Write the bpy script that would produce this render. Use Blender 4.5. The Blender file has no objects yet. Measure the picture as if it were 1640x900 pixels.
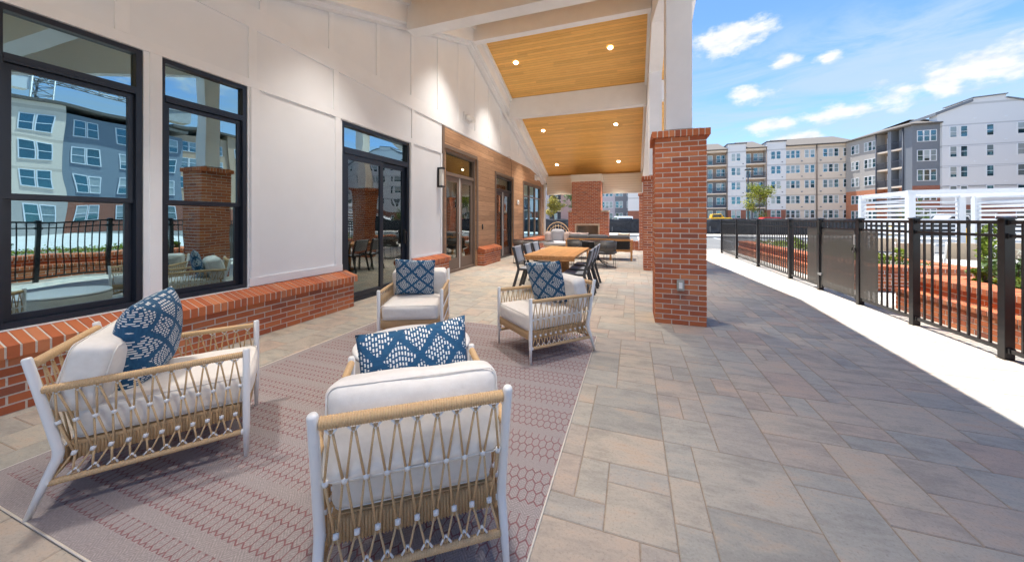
import bpy, bmesh, math, random
from mathutils import Vector, Matrix, noise
R = random.Random(7)
rad = math.radians
sc = bpy.context.scene
COL = sc.collection

# ------------------------------------------------------------ camera, sky, sun
EYE = 1.40
PH = math.atan(193 / 550)
cam = bpy.data.cameras.new('camera'); cob = bpy.data.objects.new('camera', cam); COL.objects.link(cob)
cam.sensor_width = 36; cam.lens = 550 / 1640 * 36; cam.shift_y = -98 / 1640
cam.clip_start = 0.05; cam.clip_end = 2000
cob.location = (0, 0, EYE); cob.rotation_euler = (rad(90), 0, PH)
sc.camera = cob
sc.view_settings.view_transform = 'Standard'; sc.view_settings.look = 'None'
sc.view_settings.gamma = 1; sc.view_settings.exposure = 2.48
sc.cycles.max_bounces = 10; sc.cycles.diffuse_bounces = 5; sc.cycles.glossy_bounces = 5
sc.cycles.transparent_max_bounces = 24; sc.cycles.transmission_bounces = 6
sc.cycles.caustics_reflective = False; sc.cycles.caustics_refractive = False
sc.cycles.sample_clamp_indirect = 6
sc.cycles.use_denoising = True

SD = Vector((.185, -.20, -1.0)).normalized()      # the way sunlight travels
SUN_EL = math.asin(-SD.z); SUN_AZ = math.atan2(-SD.x, -SD.y)


# ------------------------------------------------------------ node helpers
class X:
    """a socket or number with arithmetic that makes Math nodes"""
    def __init__(s, nt, v): s.nt = nt; s.v = v
    def _m(s, op, *a):
        n = s.nt.nodes.new('ShaderNodeMath'); n.operation = op
        for i, q in enumerate((s,) + a):
            q = q.v if isinstance(q, X) else q
            if isinstance(q, (int, float)): n.inputs[i].default_value = q
            else: s.nt.links.new(q, n.inputs[i])
        return X(s.nt, n.outputs[0])
    def __add__(s, o): return s._m('ADD', o)
    __radd__ = __add__
    def __sub__(s, o): return s._m('SUBTRACT', o)
    def __rsub__(s, o): return X(s.nt, o)._m('SUBTRACT', s)
    def __mul__(s, o): return s._m('MULTIPLY', o)
    __rmul__ = __mul__
    def __truediv__(s, o): return s._m('DIVIDE', o)
    def lt(s, o): return s._m('LESS_THAN', o)
    def gt(s, o): return s._m('GREATER_THAN', o)
    def abs(s): return s._m('ABSOLUTE')
    def min(s, o): return s._m('MINIMUM', o)
    def max(s, o): return s._m('MAXIMUM', o)
    def mod(s, o): return s._m('FLOORED_MODULO', o)
    def floor(s): return s._m('FLOOR')
    def sin(s): return s._m('SINE')
    def pow(s, o): return s._m('POWER', o)
    def sqrt(s): return s._m('SQRT')
    def clamp(s): return s.max(0.0).min(1.0)
    def atan2(s, o): return s._m('ARCTAN2', o)
    def smooth(s, a, b):
        n = s.nt.nodes.new('ShaderNodeMapRange'); n.interpolation_type = 'SMOOTHSTEP'
        s.nt.links.new(s.v, n.inputs[0]); n.inputs[1].default_value = a; n.inputs[2].default_value = b
        return X(s.nt, n.outputs[0])


class M:
    """a new Principled material with shortcuts"""
    def __init__(s, name, col=(.8, .8, .8), rough=.6, metal=0, spec=.5, coat=0):
        s.m = bpy.data.materials.new(name); s.m.use_nodes = True
        s.nt = s.m.node_tree; s.b = s.nt.nodes['Principled BSDF']
        s.b.inputs['Base Color'].default_value = (*col, 1); s.b.inputs['Roughness'].default_value = rough
        s.b.inputs['Metallic'].default_value = metal; s.b.inputs['Specular IOR Level'].default_value = spec
        s.b.inputs['Coat Weight'].default_value = coat
    def new(s, t, **k):
        n = s.nt.nodes.new(t)
        for a, b in k.items(): setattr(n, a, b)
        return n
    def link(s, a, b): s.nt.links.new(a.v if isinstance(a, X) else a, b)
    def co(s, kind='Object'): 
        if not hasattr(s, '_tc'): s._tc = s.new('ShaderNodeTexCoord')
        return s._tc.outputs[kind]
    def xyz(s, src):
        n = s.new('ShaderNodeSeparateXYZ'); s.link(src, n.inputs[0]); return [X(s.nt, o) for o in n.outputs]
    def scale(s, src, v, rot=(0, 0, 0)):
        n = s.new('ShaderNodeMapping'); s.link(src, n.inputs[0]); n.inputs[3].default_value = v; n.inputs[2].default_value = rot
        return n.outputs[0]
    def vec(s, x, y, z=0.0):
        n = s.new('ShaderNodeCombineXYZ')
        for i, q in enumerate((x, y, z)):
            if isinstance(q, X) and not isinstance(q.v, (int, float)): s.link(q, n.inputs[i])
            else: n.inputs[i].default_value = q.v if isinstance(q, X) else q
        return n.outputs[0]
    def noise(s, src, sc=5, det=3, ro=.5, dist=0):
        n = s.new('ShaderNodeTexNoise'); s.link(src, n.inputs['Vector'])
        n.inputs['Scale'].default_value = sc; n.inputs['Detail'].default_value = det
        n.inputs['Roughness'].default_value = ro; n.inputs['Distortion'].default_value = dist
        return X(s.nt, n.outputs['Fac'])
    def white(s, src):
        n = s.new('ShaderNodeTexWhiteNoise', noise_dimensions='3D'); s.link(src, n.inputs['Vector']); return X(s.nt, n.outputs[0])
    def attr(s, name='rnd'):
        n = s.new('ShaderNodeAttribute', attribute_name=name); return X(s.nt, n.outputs['Fac'])
    def ramp(s, fac, stops, mode='LINEAR'):
        n = s.new('ShaderNodeValToRGB'); s.link(fac, n.inputs[0]); cr = n.color_ramp; cr.interpolation = mode
        while len(cr.elements) < len(stops): cr.elements.new(.5)
        for e, (p, c) in zip(cr.elements, stops): e.position = p; e.color = (*c, 1)
        return n.outputs[0]
    def mix(s, fac, a, b, mode='MIX'):
        n = s.new('ShaderNodeMix', data_type='RGBA', blend_type=mode)
        for i, q in ((0, fac), (6, a), (7, b)):
            if isinstance(q, X): s.link(q, n.inputs[i])
            elif isinstance(q, (int, float)): n.inputs[i].default_value = q
            elif isinstance(q, tuple): n.inputs[i].default_value = (*q, 1)
            else: s.link(q, n.inputs[i])
        return n.outputs[2]
    def color(s, c): s.link(c, s.b.inputs['Base Color']); return s
    def rough(s, c): s.link(c, s.b.inputs['Roughness']); return s
    def bump(s, h, st=.3, d=.01):
        n = s.new('ShaderNodeBump'); n.inputs['Strength'].default_value = st; n.inputs['Distance'].default_value = d
        s.link(h, n.inputs['Height']); s.link(n.outputs[0], s.b.inputs['Normal']); return s


# ------------------------------------------------------------ world: Nishita sky with thin cloud and cumulus
def make_world():
    w = bpy.data.worlds.new('World'); sc.world = w; w.use_nodes = True
    nt = w.node_tree; bg = nt.nodes['Background']
    m = M.__new__(M); m.nt = nt
    sky = nt.nodes.new('ShaderNodeTexSky'); sky.sky_type = 'NISHITA'; sky.sun_disc = False
    sky.sun_elevation = SUN_EL; sky.sun_rotation = SUN_AZ; sky.altitude = 1500
    sky.air_density = .75; sky.dust_density = .3; sky.ozone_density = 2.0
    tc = m.co('Generated')
    x, y, z = m.xyz(tc)
    az = x.atan2(y); el = z._m('ARCSINE')
    # wispy veil in the lower sky
    v = m.vec(az * 1.6, el * 6.5, 0.0)
    wisp = (m.noise(v, 1.7, 8, .64, .9).smooth(.32, .66)) * (el.smooth(.02, .12)) * (1.0 - el.smooth(.33, .47))
    # cumulus puffs
    nz = m.noise(m.vec(az, el * 1.8, 3.1), 11, 6, .6)
    nz2 = m.noise(m.vec(az, el * 1.8, 8.7), 34, 5, .6)
    warp = (nz - .5) * 3.2 + (nz2 - .5) * 1.3
    puffs = [(.228, .417, .085, .040), (.335, .348, .030, .016), (.26, .29, .055, .022), (.30, .215, .06, .018),
             (.405, .33, .022, .014), (.43, .222, .075, .018), (.505, .235, .05, .03), (.560, .245, .035, .03), (.618, .255, .10, .032), (.665, .275, .05, .035),
             (.645, .475, .045, .022), (.595, .445, .018, .012), (.73, .27, .06, .045), (.43, .14, .05, .015), (.36, .18, .05, .014), (.25, .16, .04, .018),
             (.9, .45, .14, .05), (1.15, .3, .12, .04), (1.5, .5, .2, .06), (-1.0, .4, .2, .06), (2.2, .4, .2, .08), (-2.0, .5, .3, .1), (3.0, .3, .3, .07), (-.4, .3, .12, .04)]
    tot = None
    for a0, e0, ra, re in puffs:
        da = (az - a0) / (ra * 1.1); de = (el - e0) / (re * 1.1)
        d = 1.0 - (da * da + de * de).sqrt()
        tot = d if tot is None else tot.max(d)
    cum = (tot + warp * .8).smooth(.0, .80)
    shade = m.noise(m.vec(az, el * 2.2, 5.0), 26, 4, .55)
    ccol = m.ramp(shade, [(.25, (2.4, 2.7, 3.1)), (.6, (3.6, 3.6, 3.6))])
    base = m.mix(1.0, sky.outputs[0], (.80, 1.0, 1.10), 'MULTIPLY')
    c1 = m.mix(wisp * .85, base, (1.9, 2.5, 3.1))
    c1 = m.mix((1.0 - el.smooth(.0, .30)) * .55, c1, (2.2, 2.75, 3.2))
    c2 = m.mix(cum, c1, ccol)
    nt.links.new(c2, bg.inputs[0]); bg.inputs[1].default_value = .056
make_world()
sl = bpy.data.lights.new('sun', 'SUN'); sl.energy = 2.0; sl.angle = rad(.5); sl.color = (1, .965, .91)
so = bpy.data.objects.new('sun', sl); COL.objects.link(so); so.rotation_euler = SD.to_track_quat('-Z', 'Y').to_euler(); so.location = (0, 0, 30)


# ------------------------------------------------------------ object helpers
WL = {}
def tag(o, label=None, cat=None, group=None, kind=None):
    if label: o['label'] = label
    if cat: o['category'] = cat
    if group: o['group'] = group
    if kind: o['kind'] = kind
    return o
def empty(name, loc=(0, 0, 0), label=None, cat=None, group=None, rz=0):
    o = bpy.data.objects.new(name, None); COL.objects.link(o); o.empty_display_size = .1
    o.location = loc; o.rotation_euler = (0, 0, rz); WL[o] = Vector(loc)
    return tag(o, label, cat, group)
KIDS = {}
def adopt(o, p): o.parent = p; KIDS.setdefault(p, []).append(o)
def copy_tree(o, parent=None):
    c = o.copy(); COL.objects.link(c)
    if parent: adopt(c, parent)
    for ch in KIDS.get(o, []): copy_tree(ch, c)
    return c
def place(o, loc, rz=0, label=None, group=None, s=None):
    o.location = loc; o.rotation_euler = (0, 0, rz)
    if s: o.scale = (s, s, s)
    if label: o['label'] = label
    if group: o['group'] = group
    return o


class MB:
    def __init__(s): s.v = []; s.f = []; s.mi = []; s.r = []; s.sm = []
    def add(s, vs, fs, m=0, r=0.0, smooth=False):
        b = len(s.v); s.v += [tuple(q) for q in vs]
        for f in fs: s.f.append([b + i for i in f]); s.mi.append(m); s.r.append(r); s.sm.append(smooth)
        return s
    def box(s, x0, x1, y0, y1, z0, z1, m=0, r=0.0):
        vs = [(x, y, z) for z in (z0, z1) for y in (y0, y1) for x in (x0, x1)]
        return s.add(vs, [(0, 2, 3, 1), (4, 5, 7, 6), (0, 1, 5, 4), (2, 6, 7, 3), (0, 4, 6, 2), (1, 3, 7, 5)], m, r)
    def obox(s, c, ax, ay, az, m=0, r=0.0):
        c = Vector(c); ax = Vector(ax); ay = Vector(ay); az = Vector(az)
        vs = [c + ax * i + ay * j + az * k for k in (-1, 1) for j in (-1, 1) for i in (-1, 1)]
        return s.add(vs, [(0, 2, 3, 1), (4, 5, 7, 6), (0, 1, 5, 4), (2, 6, 7, 3), (0, 4, 6, 2), (1, 3, 7, 5)], m, r)
    def bar(s, p, q, w, h, up=(0, 0, 1), m=0, r=0.0):
        p = Vector(p); q = Vector(q); d = (q - p); L = d.length / 2; d.normalize()
        sd = d.cross(Vector(up))
        if sd.length < 1e-4: sd = d.cross(Vector((0, 1, 0)))
        sd.normalize(); u = sd.cross(d)
        return s.obox((p + q) / 2, d * L, sd * (w / 2), u * (h / 2), m, r)
    def prism(s, pts, a, b, axis='x', m=0, r=0.0):
        """polygon pts (2-D) extruded along axis from a to b"""
        def P(u, v, w): return (w, u, v) if axis == 'x' else ((u, w, v) if axis == 'y' else (u, v, w))
        n = len(pts); vs = [P(u, v, a) for u, v in pts] + [P(u, v, b) for u, v in pts]
        return s.add(vs, [tuple(range(n)), tuple(range(2 * n - 1, n - 1, -1))] + [(i, i + n, (i + 1) % n + n, (i + 1) % n) for i in range(n)], m, r)
    def tube(s, pts, rad_, seg=8, m=0, r=0.0, caps=True, closed=False):
        pts = [Vector(p) for p in pts]; n = len(pts)
        if not hasattr(rad_, '__len__'): rad_ = [rad_] * n
        vs = []; prev = None
        for i, p in enumerate(pts):
            a = pts[(i - 1) % n] if (i > 0 or closed) else p; b = pts[(i + 1) % n] if (i < n - 1 or closed) else p
            d = (b - a).normalized()
            if prev is None:
                u = d.cross(Vector((0, 0, 1)))
                if u.length < 1e-3: u = d.cross(Vector((1, 0, 0)))
            else: u = prev - d * prev.dot(d)
            u.normalize(); prev = u; w = d.cross(u)
            for k in range(seg):
                t = 2 * math.pi * k / seg
                vs.append(p + (u * math.cos(t) + w * math.sin(t)) * rad_[i])
        fs = []
        for i in range(n if closed else n - 1):
            j = (i + 1) % n
            for k in range(seg):
                l = (k + 1) % seg
                fs.append((i * seg + k, i * seg + l, j * seg + l, j * seg + k))
        if caps and not closed: fs += [tuple(range(seg - 1, -1, -1)), tuple(range((n - 1) * seg, n * seg))]
        return s.add(vs, fs, m, r, True)
    def lathe(s, prof, c=(0, 0, 0), seg=32, m=0, r=0.0, sx=1, sy=1):
        n = len(prof); vs = []
        for rr, z in prof:
            for k in range(seg):
                t = 2 * math.pi * k / seg; vs.append((c[0] + rr * sx * math.cos(t), c[1] + rr * sy * math.sin(t), c[2] + z))
        fs = [(i * seg + k, i * seg + (k + 1) % seg, (i + 1) * seg + (k + 1) % seg, (i + 1) * seg + k) for i in range(n - 1) for k in range(seg)]
        return s.add(vs, fs, m, r, True)
    def build(s, name, mats, parent=None, smooth=None, bevel=0):
        me = bpy.data.meshes.new(name)
        off = WL.get(parent, Vector((0, 0, 0))) if parent else Vector((0, 0, 0))
        me.from_pydata([(x - off.x, y - off.y, z - off.z) for x, y, z in s.v], [], s.f)
        for q in (mats if isinstance(mats, (list, tuple)) else [mats]): me.materials.append(q.m if isinstance(q, M) else q)
        me.polygons.foreach_set('material_index', s.mi)
        me.polygons.foreach_set('use_smooth', [bool(x) if smooth is None else smooth for x in s.sm])
        at = me.attributes.new('rnd', 'FLOAT', 'FACE'); at.data.foreach_set('value', s.r)
        me.update()
        o = bpy.data.objects.new(name, me); COL.objects.link(o)
        if parent: adopt(o, parent); WL[o] = off
        if bevel:
            b = o.modifiers.new('bevel', 'BEVEL'); b.width = bevel; b.segments = 2; b.limit_method = 'ANGLE'; b.harden_normals = False
        return o


# ------------------------------------------------------------ materials
def mats():
    D = {}
    # brick
    m = M('brick', rough=.85); r = m.attr(); P = m.co()
    base = m.ramp(r, [(0, (.26, .085, .05)), (.06, (.37, .10, .044)), (.4, (.44, .122, .046)), (.75, (.50, .155, .058)), (.93, (.54, .20, .09)), (1, (.33, .13, .085))])
    n = m.noise(P, 60, 5, .65); n2 = m.noise(P, 9, 3, .6)
    c = m.mix(n.smooth(.55, .8) * .35, base, (.16, .05, .04)); c = m.mix(n2.smooth(.6, .85) * .22, c, (.50, .30, .20))
    m.color(c).bump(n, .45, .004); D['brick'] = m
    m = M('mortar', rough=.95); P = m.co(); n = m.noise(P, 90, 4, .6); m.color(m.ramp(n, [(.3, (.56, .52, .47)), (.7, (.72, .68, .62))])).bump(n, .5, .004); D['mortar'] = m
    # far brick (procedural)
    for key, c1, c2, c3 in (('farbrick', (.30, .10, .06), (.36, .13, .08), (.30, .2, .16)), ('orangebrick', (.50, .17, .08), (.58, .22, .11), (.45, .26, .18))):
        m = M(key, rough=.9); bt = m.new('ShaderNodeTexBrick'); m.link(m.scale(m.co(), (1, 1, 1), (rad(90), 0, 0)), bt.inputs[0])
        x, y, z = m.xyz(m.co()); m.link(m.vec(x + y, z), bt.inputs[0])
        bt.inputs['Scale'].default_value = 1; bt.inputs['Brick Width'].default_value = .4; bt.inputs['Row Height'].default_value = .14; bt.inputs['Mortar Size'].default_value = .012
        bt.inputs[1].default_value = (*c1, 1); bt.inputs[2].default_value = (*c2, 1); bt.inputs[3].default_value = (*c3, 1)
        m.color(bt.outputs[0]); D[key] = m
    def paint(key, col, rough=.55, v=.03, sc_=3, bs=.05):
        m = M(key, col, rough); n = m.noise(m.co(), sc_, 5, .6)
        lo = tuple(max(0, q * (1 - v * 2)) for q in col); hi = tuple(min(1, q * (1 + v)) for q in col)
        m.color(m.ramp(n, [(.3, lo), (.7, hi)])); n2 = m.noise(m.co(), 120, 2, .5); m.bump(n2, bs, .002); D[key] = m; return m
    paint('white_panel', (.78, .81, .845), .5, .02, 1.3, .12)
    paint('white_trim', (.80, .825, .855), .45, .02)
    paint('beam_white', (.80, .825, .855), .5, .02)
    paint('white_metal', (.82, .83, .83), .32, .01)
    paint('cream_trim', (.74, .69, .60), .5, .03)
    paint('brown_trim', (.16, .115, .09), .45, .05)
    paint('dark_frame', (.016, .022, .036), .28, .05)
    paint('dark_door', (.030, .030, .034), .35, .05)
    paint('black_metal', (.014, .014, .016), .30, .1, 12)
    paint('charcoal', (.055, .06, .068), .5, .08, 10)
    paint('grey_metal', (.30, .31, .32), .35, .05)
    paint('yellow_paint', (.72, .42, .02), .4, .05)
    paint('red_paint', (.5, .03, .03), .3, .05)
    paint('concrete', (.50, .485, .455), .9, .08, 1.2, .25)
    paint('stone', (.60, .53, .42), .8, .08, 6, .2)
    paint('firebox_panel', (.42, .38, .31), .85, .12, 4, .3)
    paint('roof', (.13, .115, .10), .9, .1, 5, .3)
    paint('far_grey', (.20, .22, .25), .8, .03)
    paint('far_dark', (.085, .095, .12), .8, .03)
    paint('far_balcony', (.34, .27, .22), .8, .04)
    paint('far_tan', (.50, .36, .25), .8, .04)
    paint('far_green', (.14, .17, .12), .8, .04)
    paint('trunk', (.17, .125, .09), .9, .2, 20, .4)
    paint('rubber', (.02, .02, .02), .8, .05)
    paint('teal', (.02, .30, .33), .8, .05)
    paint('tan_fabric', (.50, .42, .33), .9, .04, 20, .3)
    paint('outlet', (.34, .37, .36), .4, .04)
    # lap siding, far and near
    def siding(key, col, pitch=.18, st=.6):
        m = M(key, col, .7); x, y, z = m.xyz(m.co()); f = (z / pitch).mod(1.0)
        m.color(m.mix((f.lt(.10)) * .45, col, tuple(q * .45 for q in col))).bump(f * -1.0, st, .012); D[key] = m
    siding('far_white', (.76, .77, .78), 3.05, .05)
    siding('far_beige', (.76, .65, .54), 3.05, .05)
    siding('far_siding', (.42, .395, .37)); siding('grey_siding', (.20, .25, .30), .2); siding('far_lavender', (.50, .47, .52), .22)
    siding('frieze_siding', (.76, .70, .60), .115, .35); siding('far_pink', (.45, .30, .28), .3, .1)
    siding('louver_vent', (.80, .80, .78), .04, .8)
    # tongue and groove ceiling, planks along x
    m = M('cedar_ceiling', rough=.36); x, y, z = m.xyz(m.co()); k = (y / .092)
    row = k.floor(); fr = k.mod(1.0)
    seg = ((x + m.white(m.vec(row, 3.0)) * 3.0) / 2.6).floor()
    w = m.white(m.vec(row, seg, 1.0)); gr = m.noise(m.vec(x * 1.1 + w * 31.0, y * 26.0, w * 9.0), 2.2, 6, .62, 1.2)
    base = m.ramp(gr, [(.25, (.72, .37, .09)), (.5, (.88, .52, .155)), (.75, (.93, .62, .225))])
    c = m.mix(1.0, base, m.ramp(w, [(0, (.86, .83, .80)), (.5, (.96, .95, .93)), (1, (1.06, 1.05, 1.02))]), 'MULTIPLY')
    gv = fr.lt(.07); c = m.mix(gv * .55, c, (.16, .07, .02)); m.color(c)
    m.bump(gr * .15 - gv, .35, .004); m.rough(.30 + gr * .22); D['cedar'] = m
    # wood siding, planks along y
    m = M('wood_siding', rough=.6); x, y, z = m.xyz(m.co()); k = (z / .152); row = k.floor(); fr = k.mod(1.0)
    seg = ((y + m.white(m.vec(row, 7.0)) * 2.4) / 2.4).floor()
    w = m.white(m.vec(row, seg, 2.0)); gr = m.noise(m.vec(y * .9 + w * 17.0, z * 20.0, w * 5.0), 2.4, 6, .65, 1.0)
    base = m.ramp(gr, [(.25, (.24, .13, .07)), (.5, (.42, .25, .145)), (.75, (.53, .35, .22))])
    c = m.mix(1.0, base, m.ramp(w, [(0, (.80, .76, .72)), (1, (1.14, 1.10, 1.06))]), 'MULTIPLY')
    gv = fr.lt(.05); c = m.mix(gv * .7, c, (.06, .03, .015)); m.color(c).bump(gr * .2 - gv, .4, .005); D['wood_siding'] = m
    # teak for furniture
    m = M('teak', rough=.42); x, y, z = m.xyz(m.co()); gr = m.noise(m.vec(x * 14.0, y * 1.6, z * 14.0), 2.5, 6, .6, .8); w = m.white(m.vec((x / .118).floor(), 1.0))
    c = m.ramp(gr, [(.25, (.38, .17, .06)), (.5, (.53, .27, .105)), (.75, (.62, .36, .16))])
    c = m.mix(1.0, c, m.ramp(w, [(0, (.86, .84, .80)), (1, (1.1, 1.06, 1.0))]), 'MULTIPLY'); m.color(c).bump(gr, .1, .003); D['teak'] = m
    # rope
    m = M('rope', (.52, .335, .17), .75); n = m.noise(m.co(), 260, 3, .6); m.color(m.ramp(n, [(.3, (.50, .325, .165)), (.7, (.70, .50, .29))])).bump(n, .4, .002); D['rope'] = m
    # off-white cushion fabric
    m = M('cushion_fabric', rough=.95); P = m.co(); wv = m.noise(P, 420, 2, .5); big = m.noise(P, 7, 4, .6, .6)
    m.color(m.ramp(m.noise(P, 30, 4, .6), [(.3, (.77, .745, .70)), (.7, (.83, .81, .77))])).bump(wv * .25 + big * 1.6, .35, .006)
    m.b.inputs['Sheen Weight'].default_value = .2; D['cushion'] = m
    paint('grey_sling', (.33, .36, .41), .85, .06, 160, .3)
    paint('grey_cushion', (.12, .125, .135), .95, .06, 60, .3)
    paint('pale_cushion', (.52, .53, .57), .95, .05, 60, .3)
    paint('pink_cushion', (.55, .44, .40), .95, .08, 60, .3)
    paint('dark_cushion', (.022, .026, .040), .9, .06, 60, .3)
    # indigo pillow with dashes, uv in metres
    m = M('indigo_fabric', rough=.9); u, v, _ = m.xyz(m.co('UV'))
    wob = (m.noise(m.vec(u, v), 26, 3, .6) - .5)
    vv = v + wob * .006; uu = u + wob * .01
    A, B = .185, .175                       # lattice of the lozenges
    du1 = ((uu / A).mod(1.0) - .5).abs(); dv1 = ((vv / B).mod(1.0) - .5).abs()
    du2 = ((uu / A + .5).mod(1.0) - .5).abs(); dv2 = ((vv / B + .5).mod(1.0) - .5).abs()
    q1 = du1 + dv1; q2 = du2 + dv2
    inz = (q1.min(q2)).lt(.40)
    row = (vv / .0128).floor(); fr = (vv / .0128).mod(1.0)
    rnd = m.white(m.vec(row, 2.0)); k = uu / .022 + rnd
    fu = k.mod(1.0); dash = (fu.lt(.66 + .0)) * (((fr - .5).abs()).lt(.27)); wn = m.white(m.vec(row, k.floor(), 4.0)); dash = dash * wn.gt(.05)
    streak = m.noise(m.vec(u * 160.0, v * 30.0), 1, 3, .6)
    ind = m.ramp(streak, [(.3, (.010, .066, .15)), (.7, (.020, .11, .23))])
    m.color(m.mix(inz * dash, ind, (.74, .76, .74))); m.bump(inz * dash * .8 + streak * .5, .35, .002); D['indigo'] = m
    # paving
    m = M('paver', rough=.8); r = m.attr(); P = m.co(); x, y, z = m.xyz(P)
    base = m.ramp(r, [(0, (.33, .325, .295)), (.2, (.42, .41, .365)), (.42, (.47, .415, .34)), (.55, (.46, .37, .305)), (.68, (.39, .38, .345)), (.85, (.45, .39, .33)), (1, (.50, .445, .36))])
    fl = m.noise(m.vec(x * 1.3 + r * 40.0, y * 3.2 + r * 23.0, r * 10.0), 2.2, 7, .72, .15); fi = m.noise(P, 75, 5, .78); md = m.noise(P, 14, 5, .65)
    c = m.mix(fl.smooth(.42, .70) * .66, base, (.23, .222, .20)); c = m.mix((1.0 - fl).smooth(.50, .70) * .55, c, (.52, .38, .27))
    c = m.mix(fi.smooth(.52, .68) * .48, c, (.17, .155, .145)); c = m.mix((1.0 - fi).smooth(.56, .70) * .35, c, (.55, .52, .48)); c = m.mix(md.smooth(.58, .8) * .35, c, (.42, .29, .20))
    m.color(c).bump(fi * 1.2 + md, .55, .004); m.rough(.62 + md * .25); D['paver'] = m
    m = M('joint_sand', rough=.95); m.color(m.ramp(m.noise(m.co(), 30, 4, .7), [(.3, (.24, .19, .14)), (.7, (.38, .31, .24))])); D['joint'] = m
    m = M('asphalt', rough=.9); n = m.noise(m.co(), 90, 4, .7); n2 = m.noise(m.co(), .4, 4, .6)
    m.color(m.mix(n2.smooth(.4, .7) * .4, m.ramp(n, [(.3, (.11, .11, .108)), (.7, (.17, .17, .165))]), (.21, .205, .195))).bump(n, .3, .005); D['asphalt'] = m
    m = M('dirt', rough=1); n = m.noise(m.co(), .5, 6, .7); m.color(m.ramp(n, [(.3, (.30, .24, .18)), (.6, (.42, .37, .30)), (.8, (.20, .20, .10))])); D['dirt'] = m
    m = M('mulch', rough=1); n = m.noise(m.co(), 40, 5, .7); m.color(m.ramp(n, [(.3, (.16, .12, .09)), (.7, (.36, .33, .30))])).bump(n, .8, .02); D['mulch'] = m
    # rug: hexagon outlines in bands on a grey herringbone weave
    m = M('rug_weave', rough=.95); x, y, z = m.xyz(m.co())
    wob = m.noise(m.co(), 9, 2, .5) - .5
    hx = (x + wob * .008) / .044; hy = (y + wob * .008) / .080
    h = 1.7320508
    ax = hx.mod(1.0) - .5; ay = hy.mod(h) - h / 2; bx = (hx - .5).mod(1.0) - .5; by = (hy - h / 2).mod(h) - h / 2
    sel = (ax * ax + ay * ay).lt(bx * bx + by * by)
    gx = (sel * ax + (1.0 - sel) * bx).abs(); gy = (sel * ay + (1.0 - sel) * by).abs()
    hd = gx.max(gx * .5 + gy * .8660254)
    line = hd.smooth(.425, .465)
    bandf = (y / .31 + wob * .03).mod(1.0); band = bandf.gt(.20)
    edge = (x + 3.24).gt(0.0) * (y - .86).gt(0.0)      # plain border on two sides
    chev = ((y + ((x / .04).mod(2.0) - 1.0).abs() * .04) / .016).mod(1.0).lt(.5)
    weave = m.noise(m.vec(x * 300.0, y * 90.0), 1, 3, .7)
    g = m.ramp(weave, [(.3, (.215, .19, .195)), (.5, (.335, .30, .30)), (.7, (.46, .425, .42))])
    g = m.mix(chev * .42, g, (.20, .175, .185))
    big = m.noise(m.vec(x * 1.3, y * 3.0, 2.0), 1.6, 2, .5)
    red = m.ramp(m.noise(m.vec(x * 40.0, y * 40.0), 1, 2, .5), [(.3, (.13, .025, .04)), (.7, (.25, .065, .075))])
    m.color(m.mix(line * band * edge * .75, g, red)); m.bump(weave + line * .3, .5, .003); D['rug'] = m
    # foliage
    def leaf(key, a, b):
        m = M(key, rough=.55); r = m.attr(); m.color(m.ramp(r, [(0, a), (1, b)])); m.b.inputs['Subsurface Weight'].default_value = 0
        tr = m.new('ShaderNodeBsdfTranslucent'); m.link(m.ramp(r, [(0, a), (1, b)]), tr.inputs[0])
        mx = m.new('ShaderNodeMixShader'); mx.inputs[0].default_value = .35; m.link(m.b.outputs[0], mx.inputs[1]); m.link(tr.outputs[0], mx.inputs[2])
        m.link(mx.outputs[0], m.nt.nodes['Material Output'].inputs[0]); D[key] = m
    leaf('leaf_yellow', (.13, .17, .015), (.34, .36, .04)); leaf('leaf_gold', (.26, .22, .03), (.55, .46, .10)); leaf('leaf_lime', (.10, .16, .01), (.24, .32, .03)); leaf('leaf_green', (.035, .08, .015), (.11, .19, .04)); leaf('petal', (.5, .5, .4), (.8, .8, .72))
    # glazing: low-e glass, part mirror part see-through
    def glass(key, fac, tint, refl, wav=.012):
        m = M(key); P = m.co(); n = m.noise(P, 1.6, 1, .4)
        bp = m.new('ShaderNodeBump'); bp.inputs['Strength'].default_value = 1; bp.inputs['Distance'].default_value = wav; m.link(n, bp.inputs['Height'])
        fz = m.new('ShaderNodeFresnel'); fz.inputs[0].default_value = 1.5
        f = (X(m.nt, fz.outputs[0]) + fac).min(.95)
        gl = m.new('ShaderNodeBsdfGlossy'); gl.inputs['Roughness'].default_value = 0; gl.inputs[0].default_value = (*refl, 1); m.link(bp.outputs[0], gl.inputs['Normal'])
        t = m.new('ShaderNodeBsdfTransparent'); t.inputs[0].default_value = (*tint, 1)
        mx = m.new('ShaderNodeMixShader'); m.link(f, mx.inputs[0]); m.link(t.outputs[0], mx.inputs[1]); m.link(gl.outputs[0], mx.inputs[2])
        m.link(mx.outputs[0], m.nt.nodes['Material Output'].inputs[0]); D[key] = m
    glass('window_glass', .52, (.42, .50, .44), (.58, .84, .95), .0025)
    glass('door_glass', .18, (.62, .68, .62), (.9, .95, .95), .004)
    glass('table_glass', .10, (.25, .28, .30), (1, 1, 1), 0)
    m = M('far_glass', (.01, .03, .04), .06, 0, 1.0); m.b.inputs['IOR'].default_value = 2.0; m.b.inputs['Specular Tint'].default_value = (.55, .9, 1, 1); D['far_glass'] = m
    oi = m.new('ShaderNodeObjectInfo'); rn = X(m.nt, oi.outputs['Random']); lx, ly, lz = m.xyz(m.co()); bl = lz.gt(.75 - rn * 1.9) * rn.gt(.45); bl2 = m.white(m.vec(rn * 91.0, 2.0)); f_ = bl * (bl2 * .8 + .2)
    m.color(m.mix(f_, (.01, .03, .04), (.42, .41, .38))); m.rough(f_ * .35 + .06)
    m = M('car_glass', (.02, .025, .03), .05, 0, .8); D['car_glass'] = m
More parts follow.
